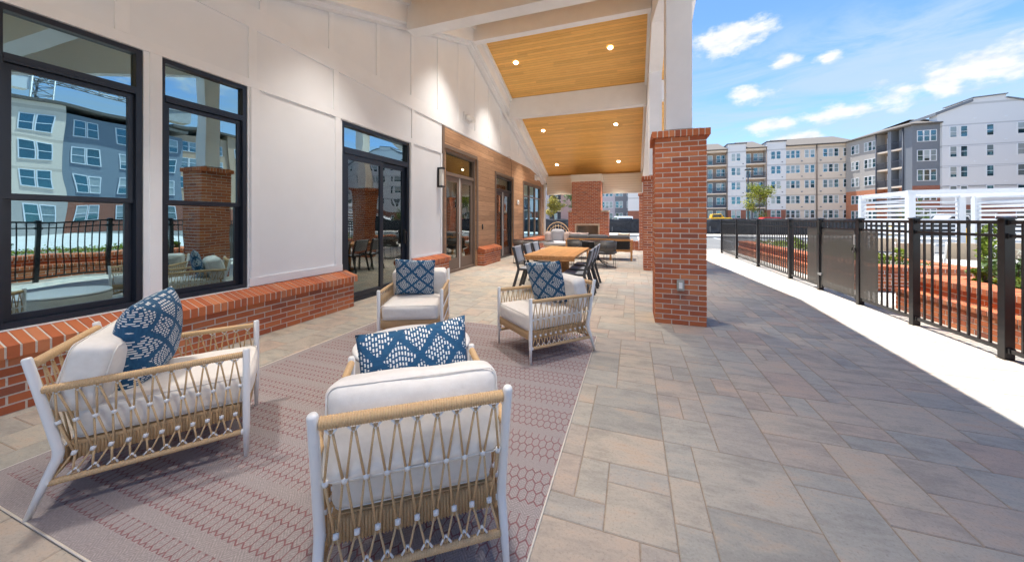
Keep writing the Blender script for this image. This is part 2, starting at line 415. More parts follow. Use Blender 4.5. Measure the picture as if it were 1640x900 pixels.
    # perforated privacy mesh
    m = M('mesh_sheet', (.085, .082, .078), .45); t = m.new('ShaderNodeBsdfTransparent'); mx = m.new('ShaderNodeMixShader'); mx.inputs[0].default_value = .74
    m.link(t.outputs[0], mx.inputs[1]); m.link(m.b.outputs[0], mx.inputs[2]); m.link(mx.outputs[0], m.nt.nodes['Material Output'].inputs[0]); D['mesh_sheet'] = m
    # black construction fabric
    m = M('fabric_black', rough=.8); n = m.noise(m.scale(m.co(), (1, 1, 1)), 1.1, 5, .6, 1.5); m.color(m.ramp(n, [(.35, (.018, .02, .026)), (.62, (.045, .05, .06)), (.74, (.10, .11, .12))])).bump(n, .8, .15); D['fabric_black'] = m
    # lamps
    def emit(key, col, st):
        m = M(key); m.b.inputs['Emission Color'].default_value = (*col, 1); m.b.inputs['Emission Strength'].default_value = st; D[key] = m
    emit('lamp_lens', (1, .86, .66), 9); emit('green_letters', (.05, 1, .25), 3)
    paint('frosted', (.75, .74, .70), .3, .02)
    paint('floor_inside', (.20, .17, .14), .5, .05); paint('wall_inside', (.42, .38, .32), .7, .03)
    return D
T = mats()


# ------------------------------------------------------------ brickwork
BL, BH, J = .2033, .0677, .0125
def brick_block(mb, x0, x1, y0, y1, z0, n, sides='xXyY', m=0, r0=0.0, r1=1.0):
    """n courses of running bond round a rectangular block; sides: x=-x face, X=+x, y=-y, Y=+y"""
    e = .0035; d = .0905
    mb.box(x0 + e, x1 - e, y0 + e, y1 - e, z0, z0 + n * BH, 1)
    def run(a, b, off):
        out = []; L = b - a; t = a - (BL / 2 if off else 0)
        P_ = BL if off else (L + J) / max(1, round((L + J) / BL))
        while t < b - .02:
            s_, f = max(t, a), min(t + P_ - J, b)
            if b - f < .03: f = b
            if f - s_ > .025: out.append((s_, f))
            t += P_
        return out
    for c in range(n):
        za = z0 + c * BH + J / 2; zb = za + BH - J; odd = c % 2
        def rr(): 
            q = R.random(); return r0 + (r1 - r0) * q
        jt = lambda: R.uniform(-.0015, .0015)
        for s_ in sides:
            if s_ in 'yY':
                xa, xb = (x0, x1) if not odd else (x0 + (.1017 if 'x' in sides else 0), x1 - (.1017 if 'X' in sides else 0))
                for a, b in run(xa, xb, odd and not ('x' in sides)):
                    q = jt()
                    if s_ == 'y': mb.box(a, b, y0 + q, y0 + d, za, zb, 0, rr())
                    else: mb.box(a, b, y1 - d, y1 + q, za, zb, 0, rr())
            else:
                ya, yb = (y0, y1) if odd else (y0 + (.1017 if 'y' in sides else 0), y1 - (.1017 if 'Y' in sides else 0))
                for a, b in run(ya, yb, (not odd) and not ('y' in sides)):
                    q = jt()
                    if s_ == 'x': mb.box(x0 + q, x0 + d, a, b, za, zb, 0, rr())
                    else: mb.box(x1 - d, x1 + q, a, b, za, zb, 0, rr())
def rowlock(mb, p0, dirv, out, length, depth, hfront, hback, zb, proj=0.0, drop=0.0):
    """row of bricks on edge: starts at p0 (front bottom line), runs along dirv, faces out"""
    dv = Vector(dirv); ov = Vector(out); n = max(1, round(length / BH)); w = length / n
    for i in range(n):
        a = Vector(p0) + dv * (w * i + .006); b = Vector(p0) + dv * (w * (i + 1) - .006)
        z = R.uniform(-.0015, .0015); f = ov * (proj + R.uniform(-.0015, .0015)); k = -ov * depth
        vs = [a + f + Vector((0, 0, zb)), b + f + Vector((0, 0, zb)), b + k + Vector((0, 0, zb + drop)), a + k + Vector((0, 0, zb + drop)),
              a + f + Vector((0, 0, zb + hfront + z)), b + f + Vector((0, 0, zb + hfront + z)), b + k + Vector((0, 0, zb + hback + z)), a + k + Vector((0, 0, zb + hback + z))]
        mb.add(vs, [(3, 2, 1, 0), (4, 5, 6, 7), (0, 1, 5, 4), (1, 2, 6, 5), (2, 3, 7, 6), (3, 0, 4, 7)], 0, R.random())
    a = Vector(p0) + dv * .009; b = Vector(p0) + dv * (length - .009); f = ov * (proj - .004); k = -ov * (depth - .004)
    vs = [a + f + Vector((0, 0, zb + .004)), b + f + Vector((0, 0, zb + .004)), b + k + Vector((0, 0, zb + drop + .004)), a + k + Vector((0, 0, zb + drop + .004)),
          a + f + Vector((0, 0, zb + hfront - .004)), b + f + Vector((0, 0, zb + hfront - .004)), b + k + Vector((0, 0, zb + hback - .006)), a + k + Vector((0, 0, zb + hback - .006))]
    mb.add(vs, [(3, 2, 1, 0), (4, 5, 6, 7), (0, 1, 5, 4), (1, 2, 6, 5), (2, 3, 7, 6), (3, 0, 4, 7)], 1)


# ------------------------------------------------------------ ground
def ground():
    mb = MB(); mb.box(-400, 600, -300, 600, -.5, -.06); tag(mb.build('ground', T['dirt']), kind='structure')
    # parking lot beyond the patio, and the drive outside the fence
    mb = MB(); mb.box(-60, 80, 18.6, 31, -.06, -.03); tag(mb.build('parking_lot', T['asphalt']), kind='structure')
    mb = MB(); mb.box(-60, 80, 31, 31.15, -.06, .09); mb.box(-60, 80, 18.45, 18.6, -.06, .02); mb.box(-60, 80, 31.15, 36.0, -.06, .05); tag(mb.build('kerb_and_walkway', T['concrete']), kind='structure')
    mb = MB()
    for i in range(14): mb.box(-20 + i * 2.8, -19.9 + i * 2.8, 25.5, 30.9, -.03, -.026)
    paint_ = MB(); [paint_.box(-22 + i * 2.8, -21.9 + i * 2.8, 25.5, 30.9, -.029, -.025) for i in range(22)]; tag(paint_.build('parking_lines', T['white_trim']), kind='structure')
    mb = MB(); mb.box(4.05, 60, -12, 18.45, -.055, -.012); tag(mb.build('pool_deck', T['concrete']), kind='structure')
    mb = MB(); mb.box(-4.6, 4.05, -6, 18.45, -.055, -.004); tag(mb.build('paving_joints', T['joint']), kind='structure')
    # pavers: random ashlar on a 155 mm module
    U = .155; nx, ny = int(8.68 / U), int(24.4 / U); X0, Y0 = -4.62, -6.0
    occ = [[False] * ny for _ in range(nx)]; mb = MB()
    sizes = [(3, 3), (2, 2), (3, 2), (2, 2), (2, 1), (1, 2), (3, 2), (2, 2), (2, 3), (2, 1)]
    for j in range(ny):
        for i in range(nx):
            if occ[i][j]: continue
            c = sizes[:]; R.shuffle(c); c.append((1, 1))
            for w, h in c:
                if i + w <= nx and j + h <= ny and all(not occ[i + a][j + b] for a in range(w) for b in range(h)):
                    for a in range(w):
                        for b in range(h): occ[i + a][j + b] = True
                    g = .0022; z = R.uniform(-.0008, .0008)
                    x0, x1, y0, y1 = X0 + i * U + g, X0 + (i + w) * U - g, Y0 + j * U + g, Y0 + (j + h) * U - g
                    k = .004; zt = z
                    vs = [(x0, y0, zt - .004), (x1, y0, zt - .004), (x1, y1, zt - .004), (x0, y1, zt - .004), (x0 + k, y0 + k, zt), (x1 - k, y0 + k, zt), (x1 - k, y1 - k, zt), (x0 + k, y1 - k, zt)]
                    mb.add(vs, [(4, 5, 6, 7), (0, 1, 5, 4), (1, 2, 6, 5), (2, 3, 7, 6), (3, 0, 4, 7)], 0, R.random())
                    break
    tag(mb.build('patio_paving', T['paver']), kind='structure')
ground()


# ------------------------------------------------------------ clubhouse
XW = -4.45
def ceil_z(y): return 6.85 - .365 * abs(y - 8.75)
Y_END, Y_NEAR = 18.1, -.45
club = empty('clubhouse', (-4.6, 8.75, 0), 'white panelled clubhouse with brown plank entry bay and gabled porch roof', 'building')
def clubhouse():
    P = T['white_panel']; W_ = T['white_trim']
    # openings: y0,y1,z0,z1
    wins = [(-1.0, -.18), (.10, .98), (1.12, 1.95), (2.07, 2.90)]
    ops = [(a, b, .57, 3.03) for a, b in wins] + [(4.35, 6.16, -.02, 3.02), (7.62, 9.42, -.02, 3.2), (11.0, 12.75, -.02, 2.97), (14.2, 17.1, .58, 3.0)]
    ops.sort(); mb = MB(); xa, xb = XW - .16, XW
    y = -6.0
    for (a, b, z0, z1) in ops + [(18.0, 18.0, 0, 3.3)]:
        wood = y > 7.2
        if a > y:
            ya = y
            if ya < 7.46 < a: mb.box(xa, xb, ya, 7.46, 0, 3.3, 0); ya = 7.46; wood = True
            mb.box(xa, xb, ya, a, 0, 3.3, 1 if wood or ya >= 7.46 else 0)
        if b > a:
            wd = 1 if a > 7.4 else 0
            if z0 > 0: mb.box(xa, xb, a, b, 0, z0, wd)
            mb.box(xa, xb, a, b, z1, 3.3, wd)
        y = b
    # gable above
    mb.prism([(-6, 3.3), (7.46, 3.3), (7.46, 3.74), (14.9, 3.74), (16.1, 3.3), (Y_END, 3.3), (Y_END, ceil_z(Y_END) + .02), (8.75, 6.87), (Y_NEAR, ceil_z(Y_NEAR)), (-6, 3.45)], xa, xb, 'x', 0)
    mb.prism([(7.46, 3.3), (18.0, 3.3), (18.0, 3.4), (17.3, 3.5), (15.2, 3.74), (7.46, 3.74)], xa + .02, xb + .004, 'x', 1)
    mb.build('wall', [P, T['wood_siding']], club)
    # flat trim boards on the panels
    mb = MB(); t = XW + .018
    def vb(y0, y1, z0, z1): mb.box(XW, t, y0, y1, z0, z1)
    mb.box(XW, t, -6, 7.40, 3.03, 3.13); mb.box(XW, t + .002, -6, 12.9, 3.76, 4.04)
    for yy in (-.14, 1.0, 1.99, 2.93, 4.2, 6.17, 7.36): vb(yy, yy + .09 if yy < 2.9 else yy + .1, .60 if yy != 7.36 else .6, 3.029)
    mb.box(XW, t + .003, 2.91, 4.34, .578, .68); mb.box(XW, t + .003, 6.2, 7.43, .5, .6)
    for yy in (-1.2, .7, 1.75, 2.9, 4.17, 6.2): vb(yy, yy + .095, 3.131, 3.759)
    for k in range(16):
        yy = -.1 + k * 1.045; zt = ceil_z(yy) - .35
        if zt > 4.1 and yy < 16: vb(yy, yy + .085, 4.041, zt)
    mb.box(XW, t + .012, -6, 2.905, .565, .571)
    mb.build('wall_battens', W_, club)
    mb = MB(); mb.box(XW, XW + .03, 7.44, 7.53, .5, 3.74); mb.box(XW, XW + .03, 7.53, 9.46, 3.205, 3.30)
    mb.box(XW, XW + .03, 9.43, 9.52, .5, 3.20); mb.build('brown_casing', T['brown_trim'], club); mb = MB(); mb.box(XW, XW + .028, 10.90, 12.84, 2.975, 3.06); mb.box(XW, XW + .028, 12.76, 12.84, .5, 2.97); mb.box(XW, XW + .028, 10.90, 10.99, .5, 2.97)
    mb.build('brown_casing', T['brown_trim'], club); mb = MB(); mb.box(XW, XW + .026, 14.1, 17.2, 3.005, 3.08); mb.box(XW, XW + .026, 14.1, 14.19, .58, 3.0); mb.box(XW, XW + .026, 17.11, 17.2, .58, 3.0)
    mb.build('brown_casing', T['brown_trim'], club)
    mb = MB(); mb.box(-4.62, XW + .05, 17.72, 18.02, .0, 3.4); mb.build('corner_board', T['cream_trim'], club)
    # brick wainscots with sloped rowlock sills
    for (a, b, zt) in ((-6.0, 4.38, .40), (6.22, 7.42, .40), (9.52, 10.90, .40), (12.9, 17.72, .40)):
        mb = MB(); xf = -4.24
        sd = 'X' + ('y' if a > 0 else '') + 'Y'
        brick_block(mb, XW + .003, xf, a, b, 0, 6, sd)
        rowlock(mb, (xf, a - (.03 if a > 0 else 0), 0), (0, 1, 0), (1, 0, 0), b - a + (.03 if a > 0 else 0) + .05, .205, .09, .165, .406, .035)
        mb.build('brick_wainscot', [T['brick'], T['mortar']], club)
    # double-hung windows
    def pane_bars(name, y0, y1, z0, z1, x, w, mat, parent, dep=.05):
        mb = MB(); mb.box(x - dep, x, y0, y1, z0, z0 + w); mb.box(x - dep, x, y0, y1, z1 - w, z1); mb.box(x - dep, x, y0, y0 + w, z0 + w, z1 - w); mb.box(x - dep, x, y1 - w, y1, z0 + w, z1 - w)
        return mb.build(name, mat, parent)
    for a, b in wins:
        f = pane_bars('window', a + .003, b - .003, .572, 3.028, XW - .012, .045, T['dark_frame'], club, .10)
        mb = MB(); mb.box(XW - .10, XW - .006, a + .048, b - .048, 2.595, 2.66); mb.box(XW - .03, XW - .002, a + .048, b - .048, 2.618, 2.634); mb.build('transom_bar', T['dark_frame'], f)
        pane_bars('upper_sash', a + .052, b - .052, 1.56, 2.592, XW - .045, .042, T['dark_frame'], f, .03)
        pane_bars('lower_sash', a + .052, b - .052, .62, 1.60, XW - .077, .05, T['dark_frame'], f, .03)
        mb = MB(); mb.box(XW - .062, XW - .058, a + .09, b - .09, 1.6, 2.55); mb.build('pane', T['window_glass'], f)
        mb = MB(); mb.box(XW - .094, XW - .090, a + .10, b - .10, .67, 1.55); mb.build('pane', T['window_glass'], f)
        mb = MB(); mb.box(XW - .062, XW - .058, a + .05, b - .05, 2.66, 2.985); mb.build('pane', T['window_glass'], f)
    # sliding door with transom
    f = pane_bars('sliding_door', 4.353, 6.157, .0, 3.017, XW - .02, .06, T['dark_frame'], club, .13)
    mb = MB(); mb.box(XW - .15, XW - .012, 4.41, 6.10, 2.50, 2.60); mb.build('transom_bar', T['dark_frame'], f)
    mb = MB(); mb.box(XW - .09, XW - .086, 4.41, 6.10, 2.6, 2.96); mb.build('pane', T['window_glass'], f)
    for a, b, x in ((4.42, 5.36, XW - .03), (5.26, 6.09, XW - .085)):
        pane_bars('door_leaf', a, b, .065, 2.495, x, .085, T['dark_frame'], f, .045)
        mb = MB(); mb.box(x - .024, x - .02, a + .08, b - .08, .14, 2.42); mb.build('pane', T['door_glass'], f)
    mb = MB(); mb.box(XW - .075, XW - .03, 6.015, 6.05, .9, 1.2); mb.tube([(XW - .04, 6.03, .93), (XW + .02, 6.03, .98), (XW + .02, 6.03, 1.12), (XW - .04, 6.03, 1.17)], .009); mb.build('handle', T['black_metal'], f)
    # brown french doors
    def french(y0, y1, zt, tz, frame):
        f = pane_bars('double_door', y0 + .003, y1 - .003, .0, zt - .003, XW - .03, .07, frame, club, .13)
        mb = MB(); mb.box(XW - .15, XW - .05, y0 + .07, y1 - .07, tz, tz + .09); mb.build('transom_bar', frame, f)
        mb = MB(); mb.box(XW - .112, XW - .108, y0 + .07, y1 - .07, tz + .09, zt - .07); mb.build('pane', T['door_glass'], f)
        yc = (y0 + y1) / 2
        for a, b in ((y0 + .075, yc - .012), (yc + .012, y1 - .075)):
            mb = MB(); x = XW - .085; w = .125
            mb.box(x - .045, x, a, b, .01, .36); mb.box(x - .045, x, a, b, tz - .14, tz - .005); mb.box(x - .045, x, a, a + w, .36, tz - .14); mb.box(x - .045, x, b - w, b, .36, tz - .14)
            lf = mb.build('door_leaf', frame, f)
            mb = MB(); mb.box(x - .024, x - .02, a + w, b - w, .36, tz - .14); mb.build('pane', T['door_glass'], lf)
        mb = MB(); mb.box(XW - .14, XW - .07, yc - .010, yc + .010, .01, tz - .005); mb.build('astragal', T['white_metal'], f)
        for s_ in (-1, 1):
            mb = MB(); yy = yc + s_ * .06; mb.tube([(XW - .085, yy, 1.03), (XW - .03, yy, 1.03), (XW - .025, yy + s_ * .11, 1.03)], .010); mb.lathe([(0, 0), (.026, 0), (.026, .01), (0, .01)], (XW - .08, yy, 1.03), 12); mb.build('lever_handle', T['grey_metal'], f)
    french(7.62, 9.42, 3.2, 2.55, T['brown_trim']); french(11.0, 12.75, 2.97, 2.42, T['dark_door'])
    # three tall panes far along the wall
    for k in range(3):
        a = 14.2 + k * .967; b = a + .96
        f = pane_bars('window', a + .003, b, .583, 2.997, XW - .02, .05, T['brown_trim'], club, .10)
        mb = MB(); mb.box(XW - .10, XW - .02, a + .05, b - .05, 2.42, 2.47); mb.build('transom_bar', T['brown_trim'], f)
        mb = MB(); mb.box(XW - .065, XW - .061, a + .05, b - .05, .63, 2.42); mb.build('pane', T['window_glass'], f)
        mb = MB(); mb.box(XW - .065, XW - .061, a + .05, b - .05, 2.47, 2.95); mb.build('pane', T['window_glass'], f)
    # rooms behind the glass
    mb = MB(); mb.box(-12.5, XW - .17, -6, 18, -.02, .0); mb.build('inside_floor', T['floor_inside'], club)
    mb = MB(); mb.box(-12.6, -12.5, -6, 18, 0, 3.4); mb.box(-12.5, XW - .17, -6.1, -6, 0, 3.4); mb.box(-12.5, XW - .02, 17.9, 18.02, 0, 3.4); mb.box(-12.5, XW - .17, -6, 17.9, 3.32, 3.4)
    mb.box(-9.0, -8.9, 3.2, 9.0, 0, 3.3); mb.build('inside_walls', T['wall_inside'], club)
    # porch ceiling boards and roof
    xo, xi = 1.33, -14
    mb = MB()
    for y0, y1 in ((Y_NEAR, 8.75), (8.75, Y_END)):
        mb.prism([(y0, ceil_z(y0)), (y1, ceil_z(y1)), (y1, ceil_z(y1) + .03), (y0, ceil_z(y0) + .03)], XW, xo, 'x')
    mb.build('porch_ceiling', T['cedar'], club)
    mb = MB()
    for y0, y1 in ((Y_NEAR - .35, 8.75), (8.75, Y_END + .35)):
        mb.prism([(y0, ceil_z(y0) + .032), (y1, ceil_z(y1) + .032), (y1, ceil_z(y1) + .30), (y0, ceil_z(y0) + .30)], xi, xo, 'x', 0)
        mb.prism([(y0, ceil_z(y0) - .02), (y1, ceil_z(y1) - .02), (y1, ceil_z(y1) + .26), (y0, ceil_z(y0) + .26)], xo, xo + .04, 'x', 1)
        mb.prism([(y0, ceil_z(y0) + .12), (y1, ceil_z(y1) + .12), (y1, ceil_z(y1) + .33), (y0, ceil_z(y0) + .33)], xo + .04, xo + .13, 'x', 1)
    mb.box(xi, xo, Y_END + .35, Y_END + .39, 3.2, 3.7, 1); mb.box(xi, xo, Y_NEAR - .39, Y_NEAR - .35, 3.1, 3.6, 1)
    mb.box(xi, XW - .2, -12, Y_NEAR - .36, 3.42, 3.75, 0)
    mb.build('roof', [T['roof'], T['beam_white']], club)
    # white beams
    for y, w, dz in ((5.85, .30, .66), (8.78, .22, .48), (11.8, .26, .68), (2.3, .26, .66)):
        mb = MB(); zt = min(ceil_z(y - w / 2), ceil_z(y + w / 2)); zb = ceil_z(y) - dz
        mb.box(-4.2, .42, y - w / 2, y + w / 2, zb, ceil_z(y) + .02); mb.box(.78, xo, y - w / 2, y + w / 2, zb + .1, ceil_z(y) + .02)
        mb.build('cross_beam', T['beam_white'], club)
    mb = MB()
    for y0, y1 in ((Y_NEAR, 8.75), (8.75, 17.3)):
        mb.prism([(y0, ceil_z(y0) - .46), (y1, ceil_z(y1) - .46), (y1, ceil_z(y1) - .001), (y0, ceil_z(y0) - .001)], XW + .02, -4.18, 'x')
        mb.prism([(y0, ceil_z(y0) - .53), (y1, ceil_z(y1) - .53), (y1, ceil_z(y1) - .462), (y0, ceil_z(y0) - .462)], XW + .016, -4.30, 'x')
        mb.prism([(y0, ceil_z(y0) - .12), (y1, ceil_z(y1) - .12), (y1, ceil_z(y1) - .002), (y0, ceil_z(y0) - .002)], -4.178, -4.09, 'x')
    mb.build('wall_rake_beam', T['beam_white'], club)
    mb = MB()
    for y0, y1 in ((Y_NEAR, 8.75), (8.75, Y_END)):
        mb.prism([(y0, ceil_z(y0) - .80), (y1, ceil_z(y1) - .80), (y1, ceil_z(y1) - .001), (y0, ceil_z(y0) - .001)], .43, .77, 'x')
        mb.prism([(y0, ceil_z(y0) - .13), (y1, ceil_z(y1) - .13), (y1, ceil_z(y1) - .002), (y0, ceil_z(y0) - .002)], .36, .428, 'x')
    mb.build('column_rake_beam', T['beam_white'], club)
    mb = MB(); mb.box(-4.17, .425, 17.3, 17.55, 2.72, 3.62); mb.box(-4.17, .425, 17.28, 17.57, 2.68, 2.719, 1); mb.build('end_frieze', [T['frieze_siding'], T['cream_trim']], club)
clubhouse()

# ------------------------------------------------------------ porch columns
def column(y, label, outlet=False):
    c = empty('porch_column', (.60, y, 0), label, 'column', 'red brick porch columns with white posts')
    mb = MB(); brick_block(mb, .29, .91, y - .31, y + .31, 0, 37); mb.build('brick_pier', [T['brick'], T['mortar']], c)
    mb = MB(); z = 37 * BH
    x0, x1, y0, y1 = .29, .91, y - .31, y + .31
    for p0, dv, ov, L in (((x0, y0, 0), (1, 0, 0), (0, -1, 0), .62), ((x1, y0, 0), (0, 1, 0), (1, 0, 0), .62), ((x1, y1, 0), (-1, 0, 0), (0, 1, 0), .62), ((x0, y1, 0), (0, -1, 0), (-1, 0, 0), .62)):
        k_ = .045 if dv[0] else -.077
        rowlock(mb, tuple(Vector(p0) - Vector(dv) * k_), dv, ov, L + 2 * k_, .075, .085, .108, z - .005, .045)
    mb.box(x0 + .05, x1 - .05, y0 + .05, y1 - .05, z, z + .108, 1)
    mb.build('cap', [T['brick'], T['mortar']], c)
    mb = MB(); a = .163; zt = ceil_z(y) - .5; zb = z + .135
    mb.box(.6 - a, .6 + a, y - a, y + a, zb, zt); mb.build('post', T['beam_white'], c, bevel=.004)
    mb = MB(); mb.box(.6 - a - .012, .6 + a + .012, y - a - .012, y + a + .012, z + .110, zb - .004); mb.build('flashing', T['dark_frame'], c)
    return c
column(5.36, 'nearest brick porch column with a white post and a grey outlet on its face')
column(10.45, 'middle brick porch column, behind the column that has the outlet')
column(16.9, 'farthest brick porch column, at the end of the low brick wall by the fireplace')
column(-1.4, 'brick porch column standing behind the photographer')
def outlet():
    o = empty('outdoor_outlet', (.60, 5.05, .55), 'grey weatherproof outlet box on the face of the nearest brick column', 'outlet')
    mb = MB(); mb.box(.555, .645, 5.02, 5.05, .46, .60); mb.build('cover', T['outlet'], o, bevel=.006)
    mb = MB(); mb.box(.578, .622, 5.010, 5.019, .49, .57); mb.build('flap', T['white_metal'], o, bevel=.003)
outlet()


# ------------------------------------------------------------ fixtures on wall and ceiling
def fixtures():
    s = empty('wall_sconce', (XW, 7.28, 2.2), 'black box wall lamp with frosted glass beside the brown double door', 'lamp')
    mb = MB(); mb.box(XW + .013, XW + .04, 7.21, 7.35, 2.18, 2.66); mb.box(XW + .04, XW + .15, 7.215, 7.345, 2.62, 2.66); mb.box(XW + .04, XW + .15, 7.215, 7.345, 2.18, 2.22); mb.build('housing', T['black_metal'], s)
    mb = MB(); mb.box(XW + .05, XW + .125, 7.235, 7.325, 2.221, 2.619); mb.build('glass', T['frosted'], s)
    def flood(y, z, lab, r=.09):
        f = empty('security_light', (XW, y, z), lab, 'security light', 'white round lights high on the clubhouse wall')
        mb = MB(); mb.box(XW + .005, XW + .03, y - .16, y + .2, z - .12, z + .14); mb.build('back_plate', T['white_trim'], f)
        for dy in (-.03, .14):
            mb = MB(); prof = [(0, 0), (r * .8, .01), (r, .05), (r, .12), (r * .8, .15), (0, .155)]
            vs = []; seg = 20
            for rr, h in prof:
                for k in range(seg):
                    t = 2 * math.pi * k / seg; vs.append((XW + .035 + h, y + dy + rr * math.cos(t), z + rr * math.sin(t) - h * .25))
            mb.add(vs, [(i * seg + k, i * seg + (k + 1) % seg, (i + 1) * seg + (k + 1) % seg, (i + 1) * seg + k) for i in range(5) for k in range(seg)], 0, 0, True)
            mb.build('lamp_head', T['white_metal'], f)
    flood(8.75, 4.28, 'white twin security light on the panels above the brown double door')
    flood(16.1, 3.42, 'white twin security light at the far low end of the plank siding')
    v = empty('wall_siren', (XW, 1.5, 3.4), 'white rounded speaker box on the wall above the nearest window', 'speaker')
    mb = MB(); mb.tube([(XW + .08, 1.15, 3.43), (XW + .08, 1.18, 3.43), (XW + .08, 1.62, 3.43), (XW + .08, 1.65, 3.43)], [.05, .085, .085, .05], 20); mb.build('housing', T['white_metal'], v)
    mb = MB(); mb.box(XW + .001, XW + .04, 1.3, 1.5, 3.36, 3.50); mb.build('bracket', T['white_trim'], v)
    b = empty('horn_strobe', (XW, 13.35, 2.1), 'small white square alarm strobe on the plank siding', 'alarm')
    mb = MB(); mb.box(XW + .006, XW + .05, 13.25, 13.43, 2.02, 2.2); mb.build('base', T['white_metal'], b, bevel=.01)
    mb = MB(); mb.box(XW + .051, XW + .07, 13.29, 13.39, 2.06, 2.16); mb.build('lens', T['frosted'], b, bevel=.008)
    b = empty('card_reader', (XW, 9.85, 1.2), 'slim black card reader on the plank siding right of the double door', 'card reader')
    mb = MB(); mb.box(XW + .004, XW + .03, 9.82, 9.89, 1.10, 1.26); mb.build('body', T['black_metal'], b, bevel=.005)
    mb = MB(); mb.box(XW + .031, XW + .033, 9.84, 9.87, 1.2, 1.24); mb.build('screen', T['grey_metal'], b)
    mb = MB(); pts = [(XW + .03, 12.0, 3.72), (XW + .05, 12.3, 3.78), (XW + .04, 12.5, 3.55), (XW + .03, 12.55, 3.3), (XW + .035, 12.5, 3.1), (XW + .03, 12.52, 3.0)]
    tag(mb.tube(pts, .006, 6).build('hanging_cable', T['brown_trim']), 'loose thin brown cable dangling over the plank siding', 'cable')
    # downlights
    lab = {(0, 0): 'lit recessed ceiling light, nearer the wall in the first bay beyond the ridge beam', (1, 0): 'lit recessed ceiling light, nearer the column in the first bay beyond the ridge beam',
           (0, 1): 'lit recessed ceiling light near the wall, just beyond the far cross beam', (1, 1): 'lit recessed ceiling light near the column, just beyond the far cross beam',
           (0, 2): 'lit recessed ceiling light nearest the fireplace on the wall side', (1, 2): 'lit recessed ceiling light nearest the fireplace on the column side'}
    for i, x in enumerate((-3.45, -.6)):
        for j, y in enumerate((10.2, 13.7, 16.4, 7.3, 3.9, 1.0)):
            z = ceil_z(y); sl_ = -.365 if y > 8.75 else .365
            o = empty('recessed_light', (x, y, z), lab.get((i, j), 'recessed ceiling light above the lounge chairs, out of the picture'), 'ceiling light', 'round lights in the wood ceiling')
            n = Vector((0, sl_, -1)).normalized()   # downward normal of slope
            u = Vector((1, 0, 0)); w = n.cross(u); c = Vector((x, y, z)) + n * .004
            def ring(r, h, seg=24): return [c + n * h + (u * math.cos(2 * math.pi * k / seg) + w * math.sin(2 * math.pi * k / seg)) * r for k in range(seg)]
            mb = MB(); vs = ring(.085, 0) + ring(.085, .008) + ring(.062, .008); mb.add(vs, [(a * 24 + k, a * 24 + (k + 1) % 24, (a + 1) * 24 + (k + 1) % 24, (a + 1) * 24 + k) for a in range(2) for k in range(24)]); mb.build('trim_ring', T['white_metal'], o)
            mb = MB(); mb.add(ring(.066, .005), [tuple(range(24))]); mb.build('lens', T['lamp_lens'], o)
            l = bpy.data.lights.new('downlight', 'SPOT'); l.energy = 215 if y > 5 else (110 if y > 2 else 78); l.color = (1, .92, .83); l.spot_size = rad(82); l.spot_blend = 1.0; l.shadow_soft_size = .14
            lo = bpy.data.objects.new('downlight', l); COL.objects.link(lo); adopt(lo, o); lo.location = n * .03
fixtures()


# ------------------------------------------------------------ soft shapes
def cushion(name, w, d, h, mat, parent, c=(0, 0, 0), rot=None, bulge=(.02, .02, .02), rnd=.05, n=14, seed=0, wr=.004, pipe=None):
    """box cushion with rounded edges, full faces and soft creases; rot is a Matrix"""
    bm = bmesh.new(); bmesh.ops.create_cube(bm, size=2); bmesh.ops.subdivide_edges(bm, edges=bm.edges, cuts=n, use_grid_fill=True)
    rot = rot or Matrix(); H = Vector((w / 2, d / 2, h / 2))
    for v in bm.verts:
        p = v.co.copy(); a, b, c_ = p
        q = Vector((a * H.x, b * H.y, c_ * H.z)); r_ = min(rnd, H.z * .98, H.y * .98)
        inner = Vector([max(-(H[i] - r_), min(H[i] - r_, q[i])) for i in range(3)]); e = q - inner
        if e.length > 1e-6: q = inner + e.normalized() * min(r_, max(abs(e.x), abs(e.y), abs(e.z)))
        q.z += bulge[2] * math.copysign(1, c_) * (abs(c_) ** 4) * (1 - a * a) * (1 - b * b)
        q.y += bulge[1] * math.copysign(1, b) * (abs(b) ** 4) * (1 - a * a) * (1 - c_ * c_)
        q.x += bulge[0] * math.copysign(1, a) * (abs(a) ** 4) * (1 - b * b) * (1 - c_ * c_)
        nn = noise.noise(q * 5 + Vector((seed * 7, 0, 0))) * 1.6 + noise.noise(Vector((q.x * 22, q.y * 9, q.z * 22)) + Vector((seed, 0, 0))) * .8
        q += q.normalized() * nn * wr
        v.co = (rot @ q) + Vector(c)
    me = bpy.data.meshes.new(name); bm.to_mesh(me); bm.free(); me.materials.append(mat.m)
    for p in me.polygons: p.use_smooth = True
    o = bpy.data.objects.new(name, me); COL.objects.link(o); adopt(o, parent); WL[o] = Vector((0, 0, 0))
    s = o.modifiers.new('smooth', 'SUBSURF'); s.levels = 1; s.render_levels = 1
    if pipe:
        k = rnd * .30; cr = rnd * 1.0; mb = MB()
        ax = pipe; ha, hb, hc = (w / 2, d / 2, h / 2) if ax == 'z' else (w / 2, h / 2, d / 2)
        for sg in (-1, 1):
            pts = []
            for qx, qy, a0 in ((1, 1, 0), (-1, 1, 90), (-1, -1, 180), (1, -1, 270)):
                for t in range(0, 91, 15):
                    a = rad(a0 + t); pts.append((qx * (ha - k - cr * .7) + math.cos(a) * cr * .7, qy * (hb - k - cr * .7) + math.sin(a) * cr * .7))
            pts3 = [Vector((x, y, sg * (hc - k * .9))) if ax == 'z' else Vector((x, sg * (hc - k * .9), y)) for x, y in pts]
            pts3 = [(rot @ (p + p.normalized() * .004)) + Vector(c) for p in pts3]; mb.tube(pts3, .0032, 6, closed=True)
        adopt_ = mb.build('piping', mat, o)
    return o
